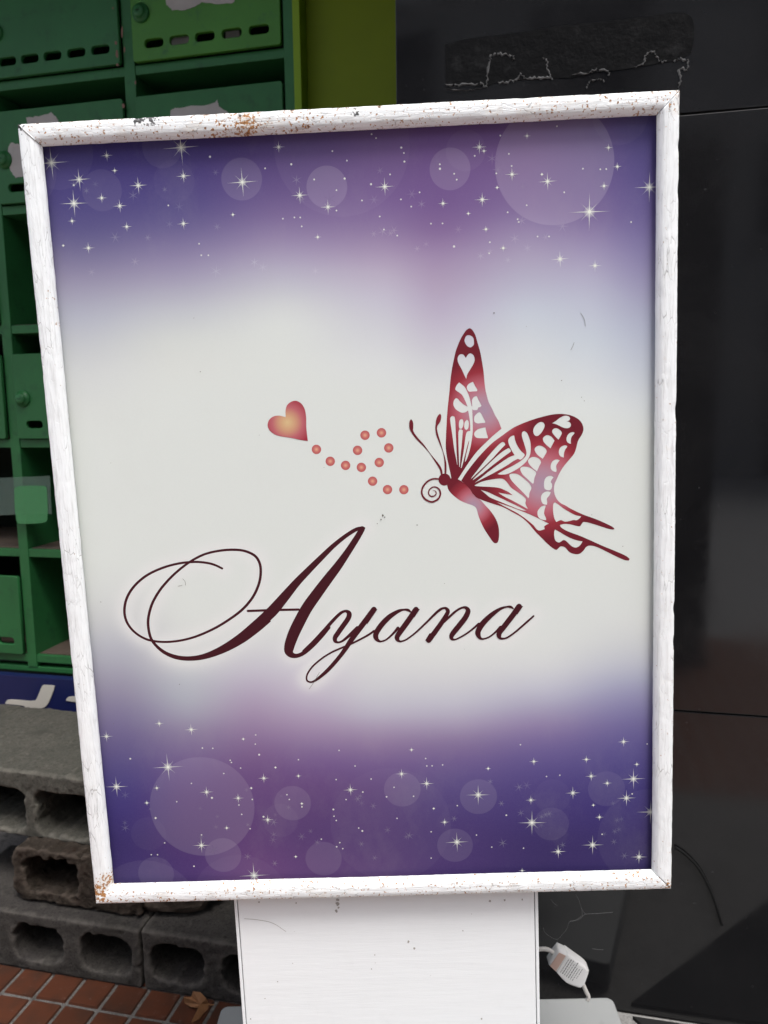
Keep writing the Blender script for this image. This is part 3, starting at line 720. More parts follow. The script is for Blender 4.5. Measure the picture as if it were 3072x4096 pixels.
# colours read down eight columns of the print, above and below its white middle: photo x -> [(photo y, colour)]
TOPC = {330: [(540, 66, 58, 116), (700, 70, 62, 120), (811, 77, 70, 122), (920, 90, 84, 130), (1001, 112, 106, 142), (1083, 137, 130, 158), (1164, 158, 154, 174), (1272, 178, 180, 192), (1381, 195, 197, 200), (1490, 208, 210, 209), (1625, 214, 216, 212)],
 690: [(540, 66, 56, 112), (700, 72, 62, 118), (822, 82, 74, 126), (893, 98, 90, 136), (974, 122, 112, 150), (1055, 145, 136, 166), (1137, 165, 160, 180), (1245, 190, 192, 198), (1354, 208, 211, 207), (1462, 215, 217, 212)],
 1130: [(540, 84, 68, 118), (650, 90, 72, 122), (757, 100, 82, 130), (866, 122, 104, 146), (974, 150, 136, 168), (1055, 172, 164, 186), (1137, 188, 187, 198), (1218, 206, 208, 208), (1300, 215, 218, 214)],
 1530: [(540, 100, 76, 124), (703, 106, 82, 131), (811, 118, 94, 142), (920, 138, 118, 156), (1001, 160, 142, 172), (1083, 180, 168, 188), (1191, 192, 188, 202), (1300, 202, 202, 208), (1462, 215, 217, 216)],
 1750: [(540, 104, 78, 128), (700, 108, 82, 132), (811, 112, 86, 136), (920, 128, 102, 146), (1028, 156, 136, 168), (1137, 172, 156, 180), (1218, 180, 168, 190), (1327, 192, 186, 200), (1462, 205, 206, 209), (1571, 216, 218, 216)],
 2110: [(540, 110, 84, 132), (703, 114, 90, 137), (838, 126, 106, 149), (920, 147, 132, 166), (1028, 168, 158, 182), (1137, 180, 178, 196), (1245, 194, 200, 210), (1408, 208, 212, 214), (1571, 217, 221, 217)],
 2350: [(540, 100, 82, 130), (730, 108, 90, 138), (866, 124, 107, 150), (974, 150, 138, 172), (1083, 172, 166, 190), (1191, 184, 186, 202), (1354, 197, 204, 212), (1517, 210, 214, 216), (1625, 217, 221, 218)],
 2570: [(540, 78, 70, 120), (703, 88, 78, 130), (866, 106, 95, 144), (974, 126, 117, 159), (1083, 144, 138, 172), (1191, 162, 160, 185), (1300, 175, 179, 197), (1462, 192, 197, 207), (1625, 210, 214, 215)]}
BOTC = {490: [(2380, 211, 213, 210), (2482, 200, 201, 201), (2576, 182, 183, 190), (2671, 165, 163, 176), (2765, 145, 140, 160), (2860, 125, 117, 148), (2954, 106, 96, 136), (3049, 88, 79, 127), (3143, 72, 64, 120), (3238, 62, 52, 112), (3379, 55, 44, 98), (3560, 60, 46, 100)],
 750: [(2540, 214, 216, 212), (2652, 205, 207, 206), (2718, 184, 187, 193), (2794, 172, 174, 184), (2869, 156, 152, 170), (2926, 138, 126, 154), (3001, 122, 106, 144), (3077, 108, 88, 134), (3190, 92, 68, 118), (3332, 82, 58, 108), (3446, 72, 50, 104), (3560, 74, 52, 102)],
 1010: [(2500, 215, 217, 213), (2595, 208, 208, 209), (2680, 194, 190, 200), (2765, 176, 164, 184), (2850, 160, 142, 168), (2926, 142, 120, 154), (3001, 124, 98, 138), (3096, 106, 78, 124), (3190, 98, 70, 118), (3285, 92, 64, 112), (3379, 94, 64, 112), (3560, 106, 71, 117)],
 1250: [(2500, 216, 218, 214), (2640, 206, 204, 209), (2756, 194, 187, 199), (2812, 182, 172, 190), (2907, 160, 140, 168), (2983, 134, 112, 150), (3058, 112, 86, 134), (3143, 100, 72, 120), (3238, 90, 64, 112), (3332, 84, 60, 108), (3560, 94, 63, 111)],
 1500: [(2520, 216, 219, 215), (2586, 216, 218, 214), (2671, 212, 212, 212), (2765, 200, 200, 205), (2850, 184, 180, 194), (2907, 164, 150, 174), (2983, 138, 116, 152), (3058, 114, 92, 138), (3143, 98, 74, 122), (3238, 88, 66, 114), (3379, 82, 60, 108), (3560, 90, 62, 110)],
 1810: [(2540, 216, 219, 215), (2623, 216, 217, 214), (2718, 206, 206, 208), (2812, 190, 189, 200), (2888, 168, 158, 180), (2964, 134, 116, 152), (3039, 112, 94, 140), (3115, 94, 80, 130), (3209, 80, 66, 118), (3304, 72, 56, 108), (3560, 70, 50, 100)],
 2170: [(2500, 216, 219, 215), (2576, 216, 218, 214), (2671, 209, 210, 211), (2756, 190, 190, 202), (2831, 164, 158, 182), (2907, 138, 122, 160), (2983, 112, 98, 146), (3058, 92, 80, 134), (3153, 76, 64, 120), (3247, 66, 54, 110), (3379, 56, 44, 94), (3560, 54, 42, 90)],
 2530: [(2400, 215, 218, 214), (2482, 213, 215, 212), (2576, 203, 205, 206), (2661, 186, 188, 198), (2737, 160, 160, 184), (2812, 136, 132, 168), (2888, 114, 106, 152), (2964, 96, 88, 140), (3058, 80, 72, 128), (3153, 66, 58, 116), (3247, 58, 48, 108), (3379, 54, 44, 96), (3560, 54, 42, 90)]}
q00, q10, q11, q01 = [np.array(S(x * 1.8517, y * 1.8517)) for x, y in ((92, 308), (1418, 255), (1408, 1880), (247, 1903))]
BX0, BX1 = (q00[0] + q01[0]) / 2, (q10[0] + q11[0]) / 2; BZ1, BZ0 = (q00[1] + q10[1]) / 2, (q01[1] + q11[1]) / 2
PWHITE = 0.66                   # reflectance of the unprinted sheet
GAIN = PWHITE / lin(WHT).mean() * np.array([0.985, 1.01, 1.005])
def ground_colour(x, z):
    """printed ground at panel points, linear"""
    x, z = np.asarray(x, float).ravel(), np.asarray(z, float).ravel()
    pc = np.c_[x + LR[0], np.full(len(x), YP), z + LR[2]] @ R0
    u, v = CX + F * pc[:, 0] / pc[:, 2], CY + F * pc[:, 1] / pc[:, 2]
    out = np.zeros((len(x), 3))
    for tab, sel in ((TOPC, v < 2000), (BOTC, v >= 2000)):
        if not sel.any(): continue
        ks = np.array(sorted(tab), float); uu, vv = u[sel], v[sel]; cols = []
        for k_ in sorted(tab):
            t = np.array(tab[k_], float)
            if tab is TOPC: t = np.vstack([t, (t[-1, 0] + 130, *WHT)])
            else: t = np.vstack([(t[0, 0] - 130, *WHT), t])
            cols.append(np.c_[[np.interp(vv, t[:, 0], t[:, c]) for c in (1, 2, 3)]].T)
        cols = np.array(cols); i = np.clip(np.searchsorted(ks, uu) - 1, 0, len(ks) - 2); f = np.clip((uu - ks[i]) / (ks[i + 1] - ks[i]), 0, 1)
        f = .5 * f + .5 * f * f * (3 - 2 * f); n_ = np.arange(len(uu))
        out[sel] = cols[i, n_] * (1 - f)[:, None] + cols[i + 1, n_] * f[:, None]
    return lin(out) * GAIN
nx, nz_ = 170, 215
gx, gz = np.meshgrid(np.linspace(px0, px1, nx), np.linspace(pz0, pz1, nz_)); gx, gz = gx.ravel(), gz.ravel()
gc = ground_colour(gx, gz).reshape(nz_, nx, 3)
for _ in range(5):                                  # soften the reading grid
    for ax in (0, 1):
        p_ = np.concatenate([np.take(gc, [0], ax), gc, np.take(gc, [-1], ax)], ax)
        n_ = gc.shape[ax]; gc = (np.take(p_, range(n_), ax) + 2 * gc + np.take(p_, range(2, n_ + 2), ax)) / 4
gc = gc.reshape(-1, 3)

# lettering strokes: (zoom offset, scale, points x y width)
LT = {1: (460, 2150, 2.765), 2: (960, 2080, 3.0722), 3: (1180, 2380, 5.184), 4: (1440, 2380, 3.95), 5: (1780, 2380, 4.1475), 6: (1600, 1620, 5.53)}
def zp(reg, pts): ox, oy, s = LT[reg]; return [(ox + p[0] / s, oy + p[1] / s, (p[2] / s if len(p) > 2 else 0)) for p in pts]
A_loop = zp(1, [(1185, 342, 24), (1100, 302, 26), (1000, 278, 26), (870, 270, 26), (700, 288, 26), (520, 338, 27), (350, 420, 28), (220, 530, 29), (135, 660, 30), (104, 800, 30), (125, 920, 29), (190, 1020, 28), (290, 1098, 27), (400, 1140, 27), (550, 1155, 26), (720, 1140, 26), (900, 1093, 27), (1100, 1005, 28), (1280, 895, 29), (1420, 785, 30), (1530, 650, 30), (1595, 500, 30), (1612, 370, 30), (1595, 272, 30), (1540, 197, 30), (1430, 148, 28), (1300, 135, 28), (1150, 147, 27), (1000, 182, 26), (880, 238, 26), (790, 296, 26), (700, 366, 27), (600, 460, 28), (500, 578, 29), (420, 712, 30), (378, 840, 31), (366, 960, 31), (392, 1100, 32), (450, 1190, 34), (550, 1272, 42), (680, 1324, 50), (830, 1338, 54), (1000, 1312, 66), (1200, 1232, 92), (1400, 1112, 118), (1560, 985, 132), (1680, 880, 136)])
A_diag = zp(2, [(140, 1362, 136), (250, 1270, 140), (330, 1185, 140), (420, 1095, 138), (560, 930, 118), (700, 765, 96), (850, 610, 82), (1000, 460, 70), (1150, 315, 58), (1300, 195, 50), (1420, 120, 46), (1490, 98, 38), (1525, 100, 30)])
A_down = zp(2, [(1500, 110, 72), (1440, 215, 76), (1320, 400, 86), (1200, 570, 106), (1092, 710, 120), (950, 900, 134), (817, 1090, 142), (690, 1330, 146), (628, 1480, 138), (602, 1575, 126), (606, 1625, 108), (640, 1660, 74), (700, 1668, 54), (780, 1635, 52), (880, 1555, 50), (1000, 1430, 48), (1090, 1320, 48)])
A_bar = zp(2, [(97, 1117, 30), (300, 1110, 30), (500, 1104, 30), (720, 1100, 30)])
y_1 = zp(3, [(180, 1165, 66), (400, 955, 74), (600, 740, 76), (800, 515, 72), (940, 380, 64), (1030, 335, 54), (1090, 345, 78), (1125, 395, 106), (1100, 490, 106), (985, 655, 106), (890, 790, 106), (832, 880, 100), (835, 950, 82), (890, 980, 44), (980, 955, 48), (1090, 870, 62), (1200, 770, 76), (1290, 670, 60)])
y_2 = zp(3, [(1637, 298, 118), (1450, 548, 118), (1250, 815, 114), (1130, 985, 106), (1050, 1110, 96), (900, 1310, 86), (700, 1535, 82), (520, 1698, 66), (400, 1782, 46), (320, 1805, 38), (255, 1775, 38), (240, 1700, 36), (278, 1600, 38), (380, 1465, 38), (560, 1312, 38), (760, 1187, 38), (960, 1097, 40), (1100, 1042, 40), (1300, 945, 42), (1500, 838, 44), (1640, 745, 46)])
y_top = zp(3, [(1564, 302), (1709, 293), (1500, 600), (1420, 500)])
a_1 = zp(4, [(800, 268, 26), (760, 238, 46), (690, 231, 34), (600, 258, 56), (480, 332, 80), (380, 425, 88), (300, 525, 90), (250, 620, 86), (256, 680, 76), (290, 720, 48), (335, 732, 30), (420, 700, 28), (520, 612, 36), (600, 520, 50)])
a_1d = zp(4, [(885, 226, 88), (770, 395, 90), (650, 560, 88), (590, 650, 82), (590, 695, 72), (615, 725, 44), (655, 730, 28), (740, 697, 28), (880, 592, 30), (1040, 442, 33), (1180, 303, 40), (1270, 227, 42), (1335, 205, 36), (1375, 225, 56), (1385, 275, 66), (1310, 405, 76), (1200, 562, 82), (1085, 716, 86)])
a_1t = zp(4, [(828, 228), (948, 219), (860, 350), (780, 330)])
n_2 = zp(5, [(-20, 455, 26), (100, 335, 40), (200, 252, 38), (290, 208, 36), (350, 212, 56), (382, 265, 84), (340, 368, 92), (240, 500, 94), (135, 630, 90), (106, 690, 74), (118, 728, 52), (160, 738, 32), (220, 716, 28), (330, 656, 30), (450, 570, 32), (560, 475, 40)])
n_f = zp(4, [(1027, 720), (1130, 714), (1200, 620), (1100, 600)])
a_2 = zp(5, [(1130, 222, 24), (1085, 196, 44), (1020, 196, 32), (930, 222, 46), (820, 290, 72), (700, 392, 90), (610, 492, 98), (552, 592, 94), (548, 650, 86), (575, 705, 56), (630, 727, 30), (740, 690, 28), (850, 602, 36), (920, 530, 50)])
a_2d = zp(5, [(1228, 188, 96), (1120, 340, 94), (985, 515, 92), (905, 620, 88), (896, 675, 78), (915, 712, 50), (960, 722, 32), (1040, 700, 30), (1180, 600, 32), (1330, 470, 34), (1468, 348, 30)])
a_2t = zp(5, [(1166, 190), (1296, 182), (1200, 320), (1120, 300)])
ANT = [zp(6, [(262, 560, 50), (300, 640, 50), (400, 765, 46), (520, 890, 34), (640, 1040, 12), (720, 1150, 20), (830, 1300, 44), (900, 1420, 46), (925, 1540, 40)]),
       zp(6, [(806, 440, 44), (800, 540, 38), (830, 680, 44), (890, 850, 30), (948, 1020, 12), (985, 1170, 26), (1006, 1320, 44), (1005, 1520, 40)]),
       zp(6, [(860, 1637, 34), (740, 1632, 36), (620, 1682, 38), (522, 1785, 40), (481, 1900, 38), (502, 2010, 40), (575, 2095, 42), (700, 2142, 42), (805, 2105, 40), (870, 2040, 40), (893, 1950, 38), (868, 1870, 34), (800, 1818, 30), (730, 1815, 26), (660, 1860, 26), (630, 1930, 26), (652, 1995, 26), (712, 2022, 28), (775, 1998, 28), (800, 1950, 24), (780, 1900, 16), (725, 1890, 8)]),
       zp(6, [(243, 318, 12), (245, 350, 60), (248, 400, 86), (250, 470, 88), (255, 540, 70), (262, 590, 36)]),
       zp(6, [(885, 198, 14), (880, 230, 64), (862, 290, 92), (840, 360, 92), (815, 430, 56), (805, 470, 36)])]
lift = [0.00004]
halo = []
def ribbon(pts, nseg=10):
    """inked stroke with changing width; rises very slightly so crossings never coincide"""
    c = spline(pts, nseg); P = np.array([S(a, b) for a, b, _ in c]); wd = np.maximum(c[:, 2], 0.8) / F * YS * 1.02
    T = np.gradient(P, axis=0); T /= np.maximum(np.linalg.norm(T, axis=1), 1e-9)[:, None]; Nn = np.c_[-T[:, 1], T[:, 0]]
    V, Fc = [], []; m_ = len(P)
    y0 = lift[0]; lift[0] += 0.00003
    for i in range(m_):
        y = PYL - (y0 + 0.00002 * i / m_)
        for s in (-.5, .5): q = P[i] + Nn[i] * wd[i] * s; V.append((q[0], y, q[1]))
    for i in range(m_ - 1): Fc.append((2 * i, 2 * i + 2, 2 * i + 3, 2 * i + 1))
    for i, sg in ((0, -1), (m_ - 1, 1)):             # rounded ends
        if wd[i] > 0.0075: continue
        k0 = len(V); a0 = math.atan2(T[i][1] * sg, T[i][0] * sg)
        y = V[2 * i][1]
        for t in range(1, 6):
            an = a0 - math.pi / 2 + math.pi * t / 6; V.append((P[i][0] + math.cos(an) * wd[i] / 2, y, P[i][1] + math.sin(an) * wd[i] / 2))
        ends = (2 * i + (0 if sg > 0 else 1), *range(k0, k0 + 5), 2 * i + (1 if sg > 0 else 0)); Fc.append(ends)
    halo.append(P[::4])
    return V, Fc
def face_out(V, Fc):
    out = []
    for f in Fc:
        a, b, c = (np.array(V[f[i]]) for i in (0, 1, 2)); n_ = np.cross(b - a, c - a); out.append(f if n_[1] <= 0 else tuple(f[::-1]))
    return out
panel_root = None
# panel mesh with the printed colour, white glow round the writing
letters = []
for pts in (A_loop, A_diag, A_down, A_bar, y_1, y_2, a_1, a_1d, n_2, a_2, a_2d): letters.append(ribbon(pts))
for poly in (y_top, a_1t, n_f, a_2t):
    P = [S(a, b) for a, b, _ in poly]; y = PYL - lift[0]; lift[0] += 0.00002
    letters.append(([(a, y, b) for a, b in P], [(0, 1, 2, 3)]))
hp = np.vstack(halo)
d2 = np.full(len(gx), 9.0)
for q in hp: d2 = np.minimum(d2, (gx - q[0])**2 + (gz - q[1])**2)
gl = np.exp(-d2 / (0.0105**2))
gc = gc + (np.array([0.70, 0.71, 0.69]) - gc) * (0.8 * np.clip(gl, 0, 1))[:, None]
faces = []
for j in range(nz_ - 1):
    for i in range(nx - 1):
        a = j * nx + i; faces.append((a, a + 1, a + nx + 1, a + nx))
pm = mesh('printed_panel', np.c_[gx, np.full(len(gx), PYL), gz], faces, True); vcol(pm, gc)
# bokeh discs of the print: (display px x, y, radius, strength)
BOK = [(1198, 353, 129, .105), (522, 387, 44, .062), (706, 404, 44, .085), (972, 365, 44, .075), (220, 411, 43, .030), (738, 315, 147, .022), (350, 318, 43, .030), (376, 392, 44, .012), (125, 330, 76, .018), (40, 370, 82, .022), (1006, 325, 43, .022), (1340, 250, 60, .018),
       (436.5, 1743, 113, .062), (482, 1847, 39, .052), (337, 1887, 38.5, .035), (317, 1965, 114, .022), (321, 1801, 38, .012), (632, 1735, 39.5, .050), (606, 1772, 38, .014), (699, 1855, 39, .045), (869, 1705, 39.6, .050), (1033.5, 1721, 40, .048), (983, 1826, 38.5, .040), (844, 1782, 130, .012), (1310, 1704, 40, .030), (1191, 1780, 38, .028), (1193, 1720, 39, .010), (1403, 1809, 112, .015), (520, 1945, 105, .012)]
g = N('printed_ground'); at = g.n('ShaderNodeAttribute'); at.attribute_name = 'print_colour'; o_ = g.coord(); colr = at.outputs['Color']
for x, y, r, al in BOK:
    a, b = S(x * 1.8517, y * 1.8517); a2, _ = S((x + r) * 1.8517, y * 1.8517); rr = abs(a2 - a)
    d = g.n('ShaderNodeVectorMath'); d.operation = 'DISTANCE'; g.l(o_, d.inputs[0]); d.inputs[1].default_value = (a, PYL, b)
    mr = g.n('ShaderNodeMapRange'); mr.inputs['From Min'].default_value = rr + 0.0003; mr.inputs['From Max'].default_value = rr - 0.0003
    mr.inputs['To Min'].default_value = 0; mr.inputs['To Max'].default_value = al; g.l(d.outputs['Value'], mr.inputs['Value'])
    colr = g.mix(mr.outputs[0], colr, (0.76, 0.70, 0.78, 1))
gr = g.noise(g.coord(), 1500, 2, 0.5)
colr = g.mix(g.math('MULTIPLY', g.ramp(gr, [(0.35, (0, 0, 0)), (0.7, (1, 1, 1))]), 0.045), colr, (0.30, 0.28, 0.34, 1))
sm = g.ramp(g.noise(g.coord((1, 1, 0.6)), 17, 8, 0.72), [(0.52, (0, 0, 0)), (0.8, (1, 1, 1))])
colr = g.mix(g.math('MULTIPLY', sm, 0.07), colr, (0.45, 0.44, 0.40, 1))
g.set(Base_Color=colr, Roughness=0.5); g.b.inputs['Specular IOR Level'].default_value = 0.06
panel = link('printed_panel', pm, g.m, sign)

def merge(name, parts, mat, cols=None):
    V, Fc = [], []
    for v, f in parts:
        k_ = len(V); V += list(v); Fc += [tuple(i + k_ for i in q) for q in f]
    me = mesh(name, V, face_out(V, Fc))
    if cols is not None: vcol(me, np.vstack(cols))
    return link(name, me, mat, panel)
lo = merge('lettering', letters, INK); lo['label'] = 'dark maroon script word Ayana'

# ---- butterfly
BT_ = {'A': (1750, 1280, 5.53), 'B': (1750, 1580, 5.53), 'C': (1980, 1620, 4.1475), 'D': (1880, 1850, 4.1475), 'E': (2120, 1900, 3.95), 'G': (1750, 1850, 5.53), 'H': (1040, 1560, 2.6758)}
def bz(*runs):
    out = []
    for reg, pts in runs:
        ox, oy, s = BT_[reg]; out += [S(ox + x / s, oy + y / s) for x, y in pts]
    return smooth_poly(out, 4)
ink_y = [PYL - 0.00005]
def shape(name, outer, holes, mat, label=None):
    me = fill(name, outer, holes, 0.0, 0.0, ink_y[0]); ink_y[0] -= 0.00004
    # front faces only, facing -Y
    o = link(name, me, mat, panel)
    if label: o['label'] = label
    return o
def sc_r(px): return px / F * YS
c1, c2, c3 = S(1938, 1640), S(2172, 1935), S(1893, 2022)
RED = [(0.0, L3(160, 138, 156)), (0.22, L3(170, 132, 146)), (0.45, L3(176, 98, 110)), (0.68, L3(142, 48, 58)), (0.95, L3(104, 31, 42))]
WING = m_radial('butterfly_wing_ink', [(c1[0], c1[1], sc_r(225)), (c2[0], c2[1], sc_r(245))], RED)
BODYINK = m_radial('butterfly_body_ink', [(c3[0], c3[1], sc_r(125))], RED)
# m_radial measures in 3-D, so bring its centres onto the print plane
for mm in (WING, BODYINK):
    for nd in mm.node_tree.nodes:
        if nd.type == 'VECT_MATH': nd.inputs[1].default_value[1] = PYL
body = bz(('G', ((215, 515), (240, 600), (300, 680), (400, 770), (520, 850), (660, 910), (780, 950), (840, 990), (870, 1050), (900, 1160), (960, 1320), (1040, 1480), (1150, 1650), (1230, 1760), (1285, 1788), (1335, 1760), (1360, 1640), (1360, 1490), (1335, 1360), (1280, 1230), (1170, 1070), (1060, 950), (990, 870), (930, 810), (860, 770), (800, 720), (740, 600), (600, 470), (450, 370), (300, 350), (200, 400))))
shape('butterfly_body', body, [], BODYINK)
up = bz(('A', ((710, 182), (640, 220), (580, 300), (520, 400), (450, 560), (400, 700), (360, 880), (320, 1080), (285, 1330), (262, 1600), (235, 1850), (215, 2050))),
        ('B', ((200, 680), (188, 900), (183, 1150), (210, 1380), (250, 1570), (290, 1750), (320, 1870), (400, 1920), (450, 1862), (600, 1630), (770, 1380), (900, 1220), (1100, 1020), (1250, 880), (1415, 745), (1350, 580), (1270, 440), (1200, 290), (1130, 150))),
        ('A', ((1085, 1650), (1060, 1540), (1035, 1330), (1020, 1150), (990, 950), (940, 690), (880, 480), (840, 340), (790, 245), (750, 200))))
uh = [bz(('A', ((690, 335), (640, 350), (610, 400), (597, 460), (625, 530), (670, 585), (730, 605), (780, 575), (805, 540), (805, 470), (795, 405), (750, 355)))),
      bz(('A', ((625, 840), (580, 775), (530, 755), (480, 775), (448, 830), (446, 900), (470, 970), (530, 1080), (590, 1210), (635, 1305), (660, 1200), (720, 1100), (800, 960), (822, 870), (800, 790), (760, 750), (715, 738), (670, 770)))),
      bz(('A', ((480, 1378), (430, 1435), (395, 1510), (400, 1545), (480, 1605), (545, 1660), (600, 1760), (640, 1850), (665, 1915), (630, 1900), (560, 1855), (490, 1790), (450, 1745), (410, 1725), (370, 1770), (352, 1830), (355, 1890), (400, 1970), (460, 2015), (540, 2050), (600, 2045), (650, 2020), (675, 2000), (690, 2060), (705, 2150))),
         ('B', ((715, 560), (725, 700), (722, 800), (690, 795), (650, 820), (620, 920), (600, 1080), (560, 1350), (515, 1610), (530, 1615), (570, 1480), (640, 1200), (690, 1020), (702, 1005), (680, 1120), (640, 1290), (605, 1475), (625, 1465), (680, 1330), (730, 1150), (765, 950), (780, 800), (778, 600), (772, 420), (768, 312), (800, 333), (880, 330), (905, 275), (940, 268), (972, 240), (940, 170), (900, 100), (870, 30), (850, 25), (800, 50), (765, 110), (765, 200), (770, 252), (755, 250), (735, 170), (715, 80))),
         ('A', ((690, 1660), (660, 1590), (620, 1510), (570, 1450), (520, 1410)))),
      bz(('A', ((780, 1365), (690, 1415), (660, 1455), (648, 1505), (690, 1578), (780, 1580), (870, 1575), (882, 1545), (840, 1475), (800, 1395)))),
      bz(('B', ((935, 378), (890, 395), (830, 455), (812, 500), (815, 580), (850, 615), (900, 628), (960, 620), (1050, 615), (1055, 590), (1020, 520), (970, 420)))),
      bz(('B', ((1060, 715), (1000, 725), (900, 755), (840, 800), (812, 850), (825, 910), (870, 945), (960, 955), (1110, 955), (1115, 935), (1090, 850), (1070, 770)))),
      bz(('B', ((330, 462), (290, 490), (280, 540), (300, 700), (330, 900), (370, 1200), (410, 1400), (435, 1550), (440, 1540), (425, 1300), (412, 1000), (400, 750), (380, 490)))),
      bz(('B', ((525, 535), (490, 560), (475, 620), (475, 700), (490, 745), (530, 745), (565, 690), (575, 620), (560, 550)))),
      bz(('B', ((645, 550), (605, 600), (592, 680), (600, 740), (635, 775), (670, 750), (690, 690), (690, 600), (670, 560)))),
      bz(('B', ((480, 765), (465, 820), (462, 1000), (470, 1300), (480, 1590), (492, 1590), (510, 1350), (540, 1050), (560, 780), (520, 760))))]
shape('butterfly_upper_wing', up, uh, WING)
lw = bz(('B', ((525, 1895), (600, 1770), (700, 1630), (850, 1440), (1000, 1270), (1200, 1070), (1400, 920))),
        ('C', ((290, 385), (400, 330), (560, 265), (750, 205), (950, 158), (1100, 147), (1250, 170), (1370, 225), (1440, 300), (1468, 400), (1440, 490), (1380, 590), (1345, 720), (1310, 810), (1220, 920), (1130, 1030), (1060, 1150))),
        ('D', ((1444, 266), (1400, 370), (1395, 480), (1430, 590), (1500, 670))),
        ('E', ((560, 482), (640, 530), (830, 620), (1050, 700), (1240, 785), (1320, 830), (1335, 855), (1300, 862), (1200, 838), (1020, 780), (850, 740), (815, 775), (790, 808), (740, 805), (640, 780), (550, 772), (480, 785), (475, 800), (500, 835), (600, 890), (800, 965), (950, 1030), (1150, 1120), (1380, 1215), (1520, 1280), (1575, 1325), (1560, 1352), (1500, 1345), (1350, 1280), (1200, 1205), (1050, 1135), (950, 1115), (890, 1135), (840, 1200), (770, 1248), (690, 1245), (620, 1215), (560, 1150), (520, 1130), (480, 1130), (440, 1165), (415, 1182), (360, 1155), (280, 1090), (190, 1000), (100, 910), (40, 840))),
        ('D', ((995, 1037), (930, 970), (850, 905), (700, 820), (550, 740), (400, 690), (250, 640), (160, 605), (100, 575), (40, 510), (0, 440))))
Cp = lambda *p: bz(('C', p)); Dp = lambda *p: bz(('D', p)); Ep = lambda *p: bz(('E', p)); Bp = lambda *p: bz(('B', p))
